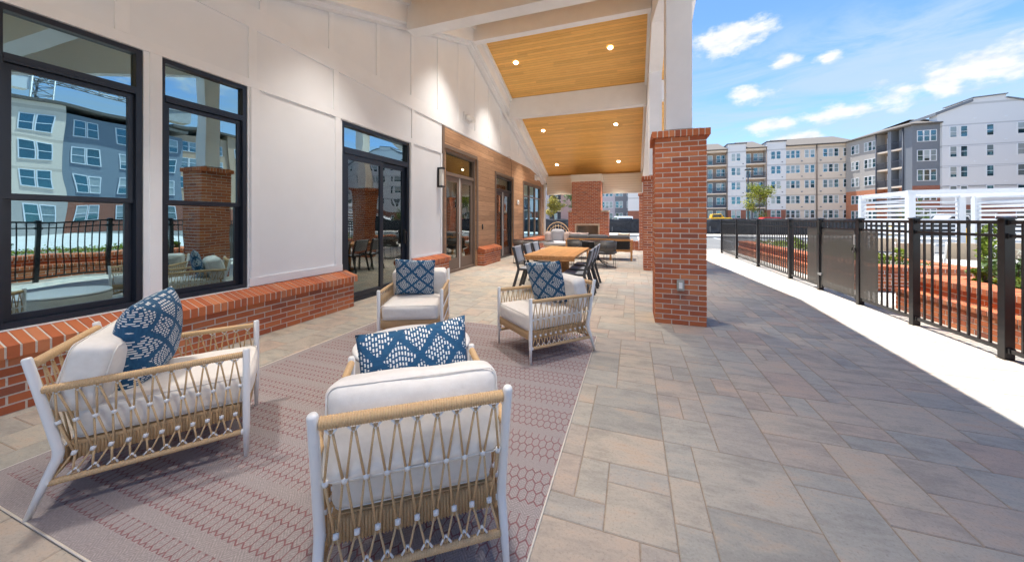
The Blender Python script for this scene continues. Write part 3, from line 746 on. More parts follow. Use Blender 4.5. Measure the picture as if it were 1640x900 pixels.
def throw_pillow(label, s=.5, th=.16, uvrot=False, group='indigo patterned throw pillows', mat='indigo', name='throw_pillow', cat='pillow', h=None, seed=0):
    n = 26; vs = []; fs = []; uvs = []; h = h or s
    for side in (1, -1):
        for j in range(n + 1):
            for i in range(n + 1):
                u = -1 + 2 * i / n; v = -1 + 2 * j / n
                k = max(0, (1 - abs(u) ** 2.6) * (1 - abs(v) ** 2.6)) ** .55
                x = u * s / 2 * (1 - .055 * (1 - v * v) - 0); z = v * h / 2 * (1 - .055 * (1 - u * u))
                y = side * th / 2 * k
                y += .006 * noise.noise(Vector((x * 9 + seed, z * 9, side))) * (k ** .5) ; z -= .012 * (1 - v * v) * abs(u)
                vs.append((x, y, z)); uvs.append((x + .25, z + .25) if not uvrot else (z + .25, x + .25))
    N = (n + 1) ** 2
    for j in range(n):
        for i in range(n):
            a = j * (n + 1) + i; fs.append((a, a + 1, a + n + 2, a + n + 1)); b = a + N; fs.append((b, b + n + 1, b + n + 2, b + 1))
    me = bpy.data.meshes.new(name); me.from_pydata(vs, [], fs); me.materials.append(T[mat].m)
    uv = me.uv_layers.new(name='uv')
    for p in me.polygons:
        p.use_smooth = True
        for li in p.loop_indices: uv.data[li].uv = uvs[me.loops[li].vertex_index]
    bm = bmesh.new(); bm.from_mesh(me); bmesh.ops.remove_doubles(bm, verts=bm.verts, dist=.0002); bm.to_mesh(me); bm.free()
    o = bpy.data.objects.new(name, me); COL.objects.link(o)
    return tag(o, label, cat, group)


# ------------------------------------------------------------ rope lounge chair
def wrapped(mb, p, q, r, pitch=.0090, seg=12, m=0):
    """rail wound with cord: radius ripples along its length"""
    p = Vector(p); q = Vector(q); L = (q - p).length; k = max(4, int(L / pitch)); pts = []; rr = []
    for i in range(k):
        for f, s in ((.05, .88), (.35, 1.01), (.65, 1.01), (.95, .88)):
            pts.append(p + (q - p) * ((i + f) / k)); rr.append(r * s)
    return mb.tube(pts, rr, seg, m)
def back_b(z):
    pts = [(0, -.435), (.275, -.335), (.75, -.435)]
    for (z0, b0), (z1, b1) in zip(pts, pts[1:]):
        if z <= z1: return b0 + (b1 - b0) * (z - z0) / (z1 - z0)
    return pts[-1][1]
def lounge_chair():
    root = empty('rope_lounge_chair', (0, 0, 0), 'x', 'lounge chair', 'white framed rope lounge chairs round the drum table')
    hw = .335; bf = .375
    for s in (-1, 1):
        mb = MB(); mb.tube([(s * hw, bf, 0), (s * hw, bf, .20), (s * hw, bf, .625), (s * hw, bf, .632)], [.011, .018, .018, .014], 14); mb.build('front_leg', T['white_metal'], root)
        mb = MB(); pts = [(s * hw, back_b(z), z) for z in (0, .16, .255)] + [(s * hw, back_b(.275) - .004, .278)] + [(s * hw, back_b(z), z) for z in (.30, .5, .742, .75)]
        mb.tube(pts, [.011, .0175, .019, .020, .019, .018, .018, .014], 14); mb.build('back_leg', T['white_metal'], root)
        mb = MB(); wrapped(mb, (s * hw, bf - .018, .600), (s * hw, back_b(.595) + .015, .590), .0185); mb.build('armrest', T['rope'], root)
        mb = MB(); wrapped(mb, (s * hw, bf - .018, .150), (s * hw, back_b(.145) + .012, .145), .0155); mb.build('lower_rail', T['rope'], root)
        mb = MB()
        for zz, bb in ((.15, back_b(.145) + .012), (.15, bf - .018)): mb.tube([(s * hw, bb - .006, zz), (s * hw, bb + .006, zz)], .0165, 12)
        mb.build('rail_collar', T['white_metal'], root)
    mb = MB(); wrapped(mb, (-hw + .018, back_b(.70), .712), (hw - .018, back_b(.70), .712), .0225); mb.build('back_rail', T['rope'], root)
    mb = MB(); wrapped(mb, (-hw + .018, back_b(.145) + .0, .147), (hw - .018, back_b(.145), .147), .0155); mb.build('lower_rail', T['rope'], root)
    # seat band of closely wound rope, flat oval section
    mb = MB()
    def band(p, q, z0, z1, th, out, pitch=.0125):
        p = Vector(p); q = Vector(q); L = (q - p).length; n = int(L / pitch); d = (q - p) / n; out = Vector(out)
        for i in range(n):
            j = R.uniform(-.0012, .0012); prof = [(-th, z0 + .006), (-th, z1 - .006), (-th * .5, z1), (th * .5, z1), (th, z1 - .006), (th, z0 + .006), (th * .5, z0), (-th * .5, z0)]
            a = p + d * (i + .04); m_ = p + d * (i + .5); b = p + d * (i + .96); vs = []
            for c, g in ((a, .66), (m_, 1.18), (b, .66)):
                zc = (z0 + z1) / 2
                for t, z in prof: vs.append(c + out * (t * g + j) + Vector((0, 0, zc + (z - zc) * (1 + (g - 1) * .08))))
            k = len(prof); mb.add(vs, [(u * k + w, u * k + (w + 1) % k, (u + 1) * k + (w + 1) % k, (u + 1) * k + w) for u in range(2) for w in range(k)], 0, 0, True)
    band((-hw + .02, bf - .012, 0), (hw - .02, bf - .012, 0), .222, .305, .014, (0, -1, 0))
    mb.build('seat_band', T['rope'], root); mb = MB()
    band((-hw + .02, back_b(.26) + .03, 0), (hw - .02, back_b(.26) + .03, 0), .205, .295, .017, (0, -1, 0))
    for s in (-1, 1): band((s * (hw - .045), back_b(.26) + .05, 0), (s * (hw - .045), bf - .03, 0), .215, .300, .014, (s, 0, 0))
    mb.build('seat_band', T['rope'], root)
    mb = MB(); mb.box(-hw + .03, hw - .03, -.30, bf - .035, .285, .300); mb.build('seat_platform', T['rope'], root)
    # netting
    def net(pt, n, levels, name='rope_netting'):
        z0, z1, z2, z3 = levels; mr = MB(); mc = mr; r = .0045
        def o(k, dz): return k / n
        def rope(a, b, za, zb, sa=0, sb=0, white=None):
            e = .0065 / pt.L; A = pt(a / n + e * sa, za); B = pt(b / n + e * sb, zb); mr.tube([A, B], r, 6)
        for k in range(n):
            c = k + .5
            for q in (k, k + 1):
                s = 1 if q > c else -1
                rope(c, q, z0, z1, s * .5, -s)
                rope(q, c, z1 - .012, z2 + .004, -s, s)
                rope(c, q, z2 - .014, z3, s * .8, -s * .6)
            A = pt(c / n, z2 + .004); B = pt(c / n, z2 - .014); mc.tube([A, B], .0105, 8, 1)
        for q in range(n + 1):
            q_ = min(max(q, .12), n - .12); A = pt(q_ / n, z1 + .002); B = pt(q_ / n, z1 - .014); mc.tube([A, B], .0105, 8, 1)
            for s in (-1, 1):
                if 0 < q < n:
                    mc.tube([pt(q / n, z3 + .022), pt(q / n + s * .02 / pt.L, z3 - .004)], .0042, 6, 1)
        for k in range(n):
            for s in (-1, 1): mc.tube([pt((k + .5) / n, z0 - .016), pt((k + .5) / n + s * .018 / pt.L, z0 + .006)], .0042, 6, 1)
        mr.build(name, [T['rope'], T['white_metal']], root)
    for s in (-1, 1):
        def pt(t, z, s=s):
            a = bf - .02; b = back_b(z) + .02; return Vector((s * (hw + .004), b + (a - b) * t, z))
        pt.L = .74; net(pt, 11, (.578, .430, .270, .168))
    def pb(t, z): return Vector(((-hw + .02) + (2 * hw - .04) * t, back_b(z) - .012 if z > .25 else back_b(.25) - .012 + (back_b(.145) - back_b(.25) + .006) * (.25 - z) / .105, z))
    pb.L = 2 * hw - .04; net(pb, 9, (.686, .490, .268, .165))
    cushion('seat_cushion', 2 * hw - .055, .70, .165, T['cushion'], root, (0, .040, .385), None, (.006, .012, .016), .045, 18, 1, .0045, pipe='z')
    rt = Matrix.Rotation(rad(-14), 4, 'X')
    cushion('back_cushion', 2 * hw - .012, .18, .335, T['cushion'], root, (0, -.268, .606), rt, (.006, .03, .010), .050, 18, 5, .0065, pipe='y')
    return root
def posed(loc, fwd): return loc, math.atan2(-fwd[0], fwd[1])
ch = lounge_chair()
lc = [((-.98, 1.398), (-.588, .809), 'rope lounge chair seen from behind, nearest the camera, pillow above its back'),
      ((-2.646, 1.305), (.617, .788), 'rope lounge chair at the left, below the windows, side netting to the camera'),
      ((-.926, 3.676), (-.664, -.748), 'rope lounge chair on the right rug corner, before the teak dining table'),
      ((-2.43, 3.49), (.4175, -.909), 'rope lounge chair facing the camera in front of the black sliding glass door')]
chairs = []
for i, ((x, y), f, lab) in enumerate(lc):
    o = ch if i == 0 else copy_tree(ch); (px, py), r = posed((x, y), f); place(o, (x, y, .009), r, lab); chairs.append((Vector((x, y, .009)), r))
def put_pillow(k, lx, ly, lz, tilt, yaw, roll, lab, **kw):
    p = throw_pillow(lab, seed=k * 3, **kw); c, r = chairs[k]
    m = Matrix.Translation(c) @ Matrix.Rotation(r, 4, 'Z') @ Matrix.Translation((lx, ly, lz)) @ Matrix.Rotation(yaw, 4, 'Z') @ Matrix.Rotation(tilt, 4, 'X') @ Matrix.Rotation(roll, 4, 'Y')
    p.matrix_world = m; return p
put_pillow(0, .012, -.075, .655, rad(-12), rad(6), rad(-4), 'indigo throw pillow with upright white dashes, on the nearest chair, over its back cushion', uvrot=True, s=.50, th=.15)
put_pillow(1, -.02, -.12, .695, rad(-6), rad(-6), rad(4), 'plump indigo throw pillow standing on the left chair by the windows', s=.50, th=.25)
put_pillow(2, .02, -.06, .70, rad(-14), rad(22), rad(7), 'indigo throw pillow leaning on the chair at the right corner of the rug', s=.48, th=.14)
put_pillow(3, .03, -.06, .695, rad(-15), rad(3), rad(-3), 'square indigo throw pillow on the chair facing the camera by the sliding door', s=.47, th=.14)

# rug and table
rug = empty('area_rug', (0, 0, 0)); mb = MB(); mb.box(-3.32, -.405, .75, 4.22, .001, .008); mb.build('weave', T['rug'], rug)
mb = MB(); z = .0075
for p, q in (((-3.32, .75), (-.405, .75)), ((-.405, .75), (-.405, 4.22)), ((-.405, 4.22), (-3.32, 4.22)), ((-3.32, 4.22), (-3.32, .75))): mb.tube([(p[0], p[1], .006), (q[0], q[1], .006)], .0045, 8)
mb.build('binding', T['cream_trim'], rug); tag(rug, 'grey woven outdoor rug with dark red hexagon lines under the lounge chairs', 'rug')
def drum_table():
    c = empty('drum_table', (-1.70, 2.40, .009), 'round off-white drum coffee table in the middle of the rug', 'coffee table')
    mb = MB(); mb.lathe([(0, .0), (.40, .0), (.42, .02), (.452, .25), (.458, .345), (.455, .362)], (-1.70, 2.40, .009), 64); mb.build('drum_base', T['cream_trim'], c)
    mb = MB(); mb.lathe([(.40, .364), (.452, .366), (.458, .372), (.460, .384), (.455, .394), (.44, .398), (0, .400)], (-1.70, 2.40, .009), 64); mb.build('top', T['white_metal'], c)
drum_table()


# ------------------------------------------------------------ dining set
def dining():
    t = empty('dining_table', (-1.42, 7.1, 0), 'long teak dining table on two round pedestals', 'dining table')
    mb = MB()
    for i in range(8): mb.box(-1.89 + i * .1175, -1.89 + i * .1175 + .1145, 6.05, 8.15, .712, .752)
    mb.build('tabletop', T['teak'], t, bevel=.003)
    mb = MB(); mb.box(-1.87, -.97, 6.07, 6.13, .66, .711); mb.box(-1.87, -.97, 8.07, 8.13, .66, .711); mb.box(-1.62, -1.24, 6.131, 8.069, .67, .711); mb.build('apron', T['teak'], t)
    for y in (6.65, 7.55):
        mb = MB(); mb.lathe([(.25, .0), (.25, .035), (.11, .06), (.105, .60), (.16, .669)], (-1.42, y, 0), 24); mb.build('pedestal', T['teak'], t)
def dining_chair():
    c = empty('sling_dining_chair', (0, 0, 0), 'x', 'dining chair', 'grey sling chairs at the teak dining table')
    for s in (-1, 1):
        mb = MB(); x = s * .235
        mb.bar((x, .21, 0), (x, .19, .44), .026, .045, (0, 1, 0)); mb.build('front_leg', T['charcoal'], c)
        mb = MB(); mb.bar((x, -.30, 0), (x, -.17, .44), .026, .050, (0, 1, 0)); mb.bar((x, -.17, .43), (x, -.285, .86), .026, .045, (0, 1, 0)); mb.build('back_leg', T['charcoal'], c)
        mb = MB(); mb.bar((x, -.19, .43), (x, .22, .43), .026, .035); mb.build('seat_rail', T['charcoal'], c)
    mb = MB(); mb.box(-.222, .222, .19, .215, .415, .445); mb.box(-.222, .222, -.185, -.165, .415, .44); mb.build('cross_rail', T['charcoal'], c)
    n = 10; vs = []; fs = []
    for i in range(n + 1):
        t = i / n; y = .205 - .38 * t; z = .452 - .018 * math.sin(math.pi * t)
        vs += [(-.222, y, z), (.222, y, z), (-.222, y, z - .007), (.222, y, z - .007)]
    for i in range(n): a = i * 4; fs += [(a, a + 4, a + 5, a + 1), (a + 2, a + 3, a + 7, a + 6), (a, a + 2, a + 6, a + 4), (a + 1, a + 5, a + 7, a + 3)]
    MB().add(vs, fs, 0, 0, True).build('sling_seat', T['grey_sling'], c)
    vs = []
    for i in range(n + 1):
        t = i / n; z = .55 + .32 * t; y = -.20 - .088 * t - .012 * math.sin(math.pi * t); vs += [(-.245, y - .012, z), (.245, y - .012, z), (-.245, y + .014, z), (.245, y + .014, z)]
    fs2 = [(a, a + 1, a + 5, a + 4) for a in range(0, n * 4, 4)] + [(a + 2, a + 6, a + 7, a + 3) for a in range(0, n * 4, 4)] + [(a, a + 4, a + 6, a + 2) for a in range(0, n * 4, 4)] + [(a + 1, a + 3, a + 7, a + 5) for a in range(0, n * 4, 4)] + [(n * 4, n * 4 + 1, n * 4 + 3, n * 4 + 2), (0, 2, 3, 1)]
    MB().add(vs, fs2, 0, 0, True).build('sling_back', T['grey_sling'], c)
    return c
dining(); dc = dining_chair()
spots = [(-1.93, 6.62, -90, 'grey sling dining chair nearest the camera on the wall side of the teak table'), (-1.93, 7.32, -90, 'middle grey sling dining chair on the wall side of the teak table'), (-1.93, 7.98, -90, 'farthest grey sling dining chair on the wall side of the teak table'),
         (-.97, 6.30, 90, 'grey sling dining chair nearest the camera on the column side of the teak table'), (-.97, 6.95, 90, 'middle grey sling dining chair on the column side of the teak table'), (-.97, 7.60, 90, 'farthest grey sling dining chair on the column side of the teak table')]
for i, (x, y, r, lab) in enumerate(spots): place(dc if i == 0 else copy_tree(dc), (x, y, 0), rad(r), lab)

def cafe_table():
    t = empty('cafe_table', (0, 0, 0), 'x', 'cafe table', 'round dark cafe tables')
    MB().lathe([(0, .722), (.47, .722), (.48, .728), (.48, .736), (.47, .742), (0, .742)], (0, 0, 0), 40).build('tabletop', T['table_glass'], t)
    MB().lathe([(.482, .720), (.49, .724), (.49, .740), (.482, .744)], (0, 0, 0), 40).build('rim', T['grey_metal'], t)
    MB().lathe([(.12, .719), (.12, .705), (.03, .69), (.028, .15), (.04, .12)], (0, 0, 0), 16).build('stem', T['black_metal'], t)
    for k in range(4):
        a = rad(45 + 90 * k); c, s = math.cos(a), math.sin(a)
        MB().tube([(c * .02, s * .02, .30), (c * .05, s * .05, .17), (c * .16, s * .16, .09), (c * .40, s * .40, .02)], [.018, .018, .017, .014], 8).build('foot', T['black_metal'], t)
    return t
def barrel_chair():
    c = empty('barrel_chair', (0, 0, 0), 'x', 'barrel chair', 'dark barrel chairs at the cafe tables')
    n = 28; mb = MB(); vs = []; fs = []
    for i in range(n + 1):
        a = rad(-20 + 220 * i / n) ; cx, sy = math.cos(a), math.sin(a)
        for r, z in ((.285, .46), (.31, .76), (.322, .76), (.297, .46)): vs.append((cx * r, -sy * r, z))
    for i in range(n):
        for k in range(4): a = i * 4 + k; b = i * 4 + (k + 1) % 4; fs.append((a, b, b + 4, a + 4))
    mb.add(vs, fs, 0, 0, True); mb.build('mesh_back', T['mesh_sheet'], c)
    mb = MB(); pts = [(math.cos(rad(-20 + 220 * i / n)) * .317, -math.sin(rad(-20 + 220 * i / n)) * .317, .765) for i in range(n + 1)]; mb.tube(pts, .011, 8); mb.build('top_rail', T['charcoal'], c)
    cushion('seat_cushion', .52, .52, .08, T['grey_cushion'], c, (0, 0, .46), None, (.01, .01, .01), .035, 8, 3, .002)
    mb = MB(); mb.lathe([(0, .405), (.28, .405), (.29, .412), (.29, .425), (0, .425)], (0, 0, 0), 28); mb.build('seat_pan', T['charcoal'], c)
    mb = MB(); N = 6; ring = [(.31 * math.cos(2 * math.pi * k / N + .3), .31 * math.sin(2 * math.pi * k / N + .3), .008) for k in range(N)]; mb.tube(ring, .006, 6, closed=True)
    for p in ring: mb.tube([p, (p[0] * .92, p[1] * .92, .41)], .006, 6)
    for k in range(N):
        a = 2 * math.pi * k / N + .3
        if math.sin(a) < .35: mb.tube([(.285 * math.cos(a), .285 * math.sin(a), .41), (.31 * math.cos(a), .31 * math.sin(a), .76)], .006, 6)
    mb.build('wire_base', T['black_metal'], c)
    return c
ct = cafe_table(); place(ct, (-1.03, 11.1, 0), 0, 'round dark glass cafe table behind the teak dining table, in front of the wooden sofa')
place(copy_tree(ct), (-2.72, 10.2, 0), .4, 'round dark glass cafe table near the clubhouse wall, left of the teak table')
bc = barrel_chair(); place(bc, (-.75, 10.4, 0), rad(25), 'dark wire based barrel chair on open paving before the right cafe table')
place(copy_tree(bc), (-1.62, 10.75, 0), rad(-75), 'dark barrel chair left of the cafe table, behind the grey dining chairs')
place(copy_tree(bc), (-3.35, 10.6, 0), rad(10), 'dark barrel chair close to the wall, beside the wall side cafe table')

def sofa():
    s = empty('teak_sofa', (-1.15, 12.6, 0), 'long wooden sofa with grey cushions seen from behind, facing the fireplace', 'sofa')
    x0, x1, y0, y1 = -2.28, 0.0, 12.32, 13.15
    for x in (x0, x0 + .75, x1 - .75, x1 - .065):
        for y in (y0, y1 - .065):
            if x in (x0, x1 - .065) or y == y0: MB().box(x, x + .065, y, y + .065, 0, .66 if x in (x0, x1 - .065) else .36).build('leg', T['teak'], s)
    mb = MB(); mb.box(x0 + .066, x1 - .066, y0 + .005, y0 + .05, .665, .735); mb.box(x0 + .066, x1 - .066, y0 + .005, y0 + .05, .30, .37); mb.box(x0 + .066, x1 - .066, y1 - .05, y1 - .005, .30, .37); mb.build('frame_rail', T['teak'], s)
    for x in (x0 + .02, x1 - .045): MB().box(x - .01, x + .065, y0 + .005, y1, .662, .70).build('arm', T['teak'], s)
    mb = MB(); n = 60
    for i in range(n):
        x = x0 + .09 + (x1 - x0 - .18) * i / (n - 1)
        if abs((x - x0) % .75 - 0) > .02: mb.box(x - .009, x + .009, y0 + .018, y0 + .03, .371, .664)
    mb.build('rope_back', T['black_metal'], s)
    for i in range(3):
        cx = x0 + .09 + (i + .5) * (x1 - x0 - .18) / 3; w = (x1 - x0 - .18) / 3 - .01
        cushion('seat_cushion', w, .70, .15, T['grey_cushion'], s, (cx - s.location.x, 12.78 - s.location.y, .45), None, (.01, .01, .015), .05, 8, i, .003)
        cushion('back_cushion', w, .17, .42, T['grey_cushion'], s, (cx - s.location.x, 12.48 - s.location.y, .655), Matrix.Rotation(rad(8), 4, 'X'), (.01, .02, .015), .06, 8, i + 4, .004)
sofa()
def loose_pillow(label, loc, rz, mat, s=.42, tilt=-12):
    p = throw_pillow(label, s=s, th=.14, mat=mat, group=None); p.location = loc; p.rotation_euler = (rad(tilt), 0, rz); return p
loose_pillow('tan woven pillow poking up over the right end of the grey sofa', (-.28, 12.72, .72), rad(0), 'rope', .40, 12)
loose_pillow('pale pillow poking up over the left end of the grey sofa', (-2.02, 12.72, .73), rad(5), 'pink_cushion', .42, 12)
loose_pillow('pale pillow on the grey sofa, second from its left end', (-1.70, 12.72, .73), rad(-6), 'pink_cushion', .40, 12)

def rattan_chair():
    c = empty('high_back_rattan_chair', (-2.84, 13.7, 0), 'round high-backed rattan chair with pale cushions near the end of the wall', 'rattan chair')
    mb = MB()
    arch = [(-.50 + 0, 0, .35), (-.52, 0, .75), (-.40, .08, 1.10), (-.18, .12, 1.27), (.08, .12, 1.28), (.34, .08, 1.10), (.50, 0, .75), (.50, 0, .35)]
    def sm(pts, n=4):
        out = []
        for i in range(len(pts) - 1):
            p0 = Vector(pts[max(i - 1, 0)]); p1 = Vector(pts[i]); p2 = Vector(pts[i + 1]); p3 = Vector(pts[min(i + 2, len(pts) - 1)])
            for k in range(n):
                t = k / n; out.append(.5 * ((2 * p1) + (p2 - p0) * t + (2 * p0 - 5 * p1 + 4 * p2 - p3) * t * t + (3 * p1 - p0 - 3 * p2 + p3) * t ** 3))
        return out + [Vector(pts[-1])]
    base = Vector((-2.84, 13.7, 0))
    mb.tube([base + p for p in sm(arch)], .017, 8); mb.tube([base + Vector((p.x * .9, p.y + .05, p.z - .14)) for p in sm(arch)], .012, 8)
    mb.build('arched_frame', T['rope'], c)
    mb = MB()
    for i in range(9):
        x = -.44 + i * .11; top = 1.24 - 1.6 * (x + .03) ** 2; mb.tube([base + Vector((x, .05, .40)), base + Vector((x, .09, top - .02))], .007, 6)
    mb.build('spindles', T['rope'], c)
    mb = MB(); mb.tube([base + Vector((.52 * math.cos(a), .42 * math.sin(a) - .25, .38)) for a in [2 * math.pi * k / 24 for k in range(24)]], .018, 8, closed=True); mb.build('seat_ring', T['rope'], c)
    for x, y in ((-.4, .1), (.4, .1), (-.36, -.55), (.36, -.55)):
        mb = MB(); mb.tube([base + Vector((x, y, .38)), base + Vector((x * 1.05, y * 1.05, 0))], .016, 8); mb.build('leg', T['rope'], c)
    cushion('seat_cushion', .92, .74, .16, T['pale_cushion'], c, (0, -.26, .46), None, (.02, .02, .03), .07, 8, 2, .004)
    cushion('back_cushion', .52, .16, .48, T['pale_cushion'], c, (0, -.03, .76), Matrix.Rotation(rad(12), 4, 'X'), (.02, .03, .03), .07, 8, 3, .006)
    cushion('side_cushion', .26, .16, .40, T['pink_cushion'], c, (-.38, -.10, .70), Matrix.Rotation(rad(40), 4, 'Z'), (.02, .03, .03), .07, 8, 6, .006)
    cushion('side_cushion', .26, .16, .40, T['pink_cushion'], c, (.38, -.10, .70), Matrix.Rotation(rad(-40), 4, 'Z'), (.02, .03, .03), .07, 8, 7, .006)
rattan_chair()

# ------------------------------------------------------------ fireplace and low wall
def fireplace():
    f = empty('outdoor_fireplace', (-1.95, 16.6, 0), 'tall brick outdoor fireplace with a stone framed opening at the end of the porch', 'fireplace')
    xa, xb, y0 = -2.86, -1.05, 16.2; ox0, ox1, oz0, oz1 = -2.50, -1.48, .54, 1.15
    mb = MB(); n1 = 26; nl = 8; nt = 17
    brick_block(mb, xa, xb, y0, 17.15, 0, nl, 'xXyY')
    brick_block(mb, xa, ox0 - .06, y0, 17.15, nl * BH, 10, 'xXyY'); brick_block(mb, ox1 + .06, xb, y0, 17.15, nl * BH, 10, 'xXyY')
    brick_block(mb, xa, xb, y0, 17.15, 18 * BH, n1 - 18, 'xXyY')
    brick_block(mb, -2.70, -1.37, y0 + .012, 17.15, n1 * BH, 21, 'xXyY')
    mb.build('brick_body', [T['brick'], T['mortar']], f)
    mb = MB(); z = n1 * BH; mb.box(xa - .03, -2.705, y0 - .03, 17.18, z, z + .07); mb.box(-1.365, xb + .03, y0 - .03, 17.18, z, z + .07); mb.build('shoulder_cap', T['stone'], f)
    mb = MB(); w = .065
    mb.box(ox0 - .058, ox0, y0 - .03, y0 + .1, oz0, oz1 + w); mb.box(ox1, ox1 + .058, y0 - .03, y0 + .1, oz0, oz1 + w); mb.box(ox0, ox1, y0 - .03, y0 + .1, oz1, oz1 + w - .001); mb.build('stone_surround', T['stone'], f)
    mb = MB(); mb.box(ox0 + .001, ox1 - .001, y0 + .6, y0 + .65, oz0, oz1); mb.box(ox0 + .001, ox0 + .04, y0 + .1, y0 + .6, oz0, oz1); mb.box(ox1 - .04, ox1 - .001, y0 + .1, y0 + .6, oz0, oz1); mb.box(ox0 + .04, ox1 - .04, y0 + .1, y0 + .6, oz1 - .03, oz1); mb.build('firebox', T['firebox_panel'], f)
    mb = MB()
    for i in range(3): mb.tube([(-2.2 + i * .1, y0 + .28 + .05 * i, oz0 + .05), (-1.75 + i * .04, y0 + .38 - .04 * i, oz0 + .06 + .03 * i)], .035, 8)
    mb.build('logs', T['rubber'], f)
    mb = MB(); brick_block(mb, xa - .12, xb + .12, y0 - .45, y0 - .004, 0, 7, 'xXy'); rowlock(mb, (xa - .12, y0 - .45, 0), (1, 0, 0), (0, -1, 0), xb - xa + .24, .40, .06, .06, 7 * BH, .02); mb.build('hearth', [T['brick'], T['mortar']], f)
    mb = MB(); mb.box(-2.74, -1.33, y0 - .03, 17.279, 3.172, 3.50); mb.build('wrap_box', T['cream_trim'], f)
fireplace()
w = empty('low_brick_wall', (-.35, 16.9, 0), 'short low brick wall between the fireplace and the farthest column', 'wall')
mb = MB(); brick_block(mb, -1.045, .27, 16.78, 17.0, 0, 5, 'yY'); mb.build('brick_body', [T['brick'], T['mortar']], w)
mb = MB(); rowlock(mb, (-1.045, 16.78, 0), (1, 0, 0), (0, -1, 0), 1.31, .24, .07, .07, 5 * BH, .015); mb.build('cap', [T['brick'], T['mortar']], w)


# ------------------------------------------------------------ metal fence, gate
FX = 3.55
def fence():
    B = T['black_metal']
    def panel(parent, ya, yb, name='fence_panel', zlo=.075, sheet=None):
        mb = MB(); mb.box(FX - .014, FX + .014, ya, yb, 1.355, 1.392); mb.box(FX - .014, FX + .014, ya, yb, 1.222, 1.252); mb.box(FX - .016, FX + .016, ya, yb, zlo, zlo + .038)
        n = max(2, round((yb - ya) / .118)); g = (yb - ya) / n
        for i in range(1, n): y = ya + g * i; mb.box(FX - .0095, FX + .0095, y - .0095, y + .0095, zlo + .038, 1.222); mb.box(FX - .0095, FX + .0095, y - .0095, y + .0095, 1.252, 1.355)
        p = mb.build(name, B, parent)
        for y in (ya, yb):
            for z in (1.372, 1.237, .094):
                m2 = MB(); yy = y + (.012 if y == ya else -.012); m2.box(FX - .024, FX + .024, yy - .012, yy + .012, z - .026, z + .026); m2.build('bracket', B, p)
        return p
    def post(parent, y, h=1.405):
        mb = MB(); a = .038; mb.box(FX - a, FX + a, y - a, y + a, 0, h); p = mb.build('post', B, parent, bevel=.003)
        mb = MB(); b = a + .007; mb.box(FX - b, FX + b, y - b, y + b, h, h + .018); mb.add([(FX - b, y - b, h + .018), (FX + b, y - b, h + .018), (FX + b, y + b, h + .018), (FX - b, y + b, h + .018), (FX, y, h + .03)], [(0, 1, 4), (1, 2, 4), (2, 3, 4), (3, 0, 4)]); mb.build('post_cap', B, p)
        mb = MB(); mb.box(FX - .046, FX + .046, y - .046, y + .046, -.003, .006); mb.build('base_plate', B, p)
    fa = empty('metal_fence', (FX, 12, 0), 'black metal picket fence running away from the gate to the parking lot', 'fence')
    ys = [16.58, 14.38, 12.13, 9.91, 8.53]
    for y in ys: post(fa, y)
    for a, b in zip(ys[1:], ys[:-1]): panel(fa, a + .04, b - .04)
    mb = MB(); mb.box(FX - .024, FX - .020, 8.58, 9.02, .12, 1.22); mb.build('mesh_sheet', T['mesh_sheet'], fa)
    fb = empty('metal_fence', (FX, 3, 0), 'black metal picket fence nearest the camera, between the gate and the right edge', 'fence')
    ys = [7.26, 6.10, 4.91, 3.72, 2.53, 1.34, .15, -2.05, -4.25]
    for y in ys: post(fb, y)
    for a, b in zip(ys[1:], ys[:-1]): panel(fb, a + .04, b - .04)
    mb = MB(); mb.box(FX - .024, FX - .020, 6.78, 7.21, .12, 1.22); mb.build('mesh_sheet', T['mesh_sheet'], fb)
    g = empty('metal_gate', (FX, 7.9, 0), 'black metal gate backed with perforated sheet, with a pull latch and lever', 'gate')
    panel(g, 7.345, 8.445, 'gate_panel', .09)
    for y in (7.33, 8.46): MB().box(FX - .022, FX + .022, y - .02, y + .02, .06, 1.40).build('gate_stile', B, g)
    mb = MB(); mb.box(FX - .024, FX - .020, 7.36, 8.43, .12, 1.22); mb.build('mesh_sheet', T['mesh_sheet'], g)
    mb = MB(); mb.box(FX - .06, FX - .024, 8.44, 8.52, 1.10, 1.37); mb.box(FX - .05, FX - .024, 8.42, 8.54, 1.12, 1.16); mb.build('latch_box', T['rubber'], g, bevel=.006)
    for z in (.30,): mb = MB(); mb.box(FX - .04, FX - .022, 8.42, 8.55, z, z + .045); mb.build('hinge', T['grey_metal'], g)
    mb = MB(); mb.box(FX - .045, FX - .024, 7.31, 7.36, .98, 1.14); mb.build('keypad', T['grey_metal'], g, bevel=.004)
    mb = MB(); mb.tube([(FX - .05, 7.335 + .045 * math.cos(a), .90 + .045 * math.sin(a)) for a in [2 * math.pi * k / 20 for k in range(20)]], .008, 8, closed=True); mb.build('pull_ring', B, g)
fence()


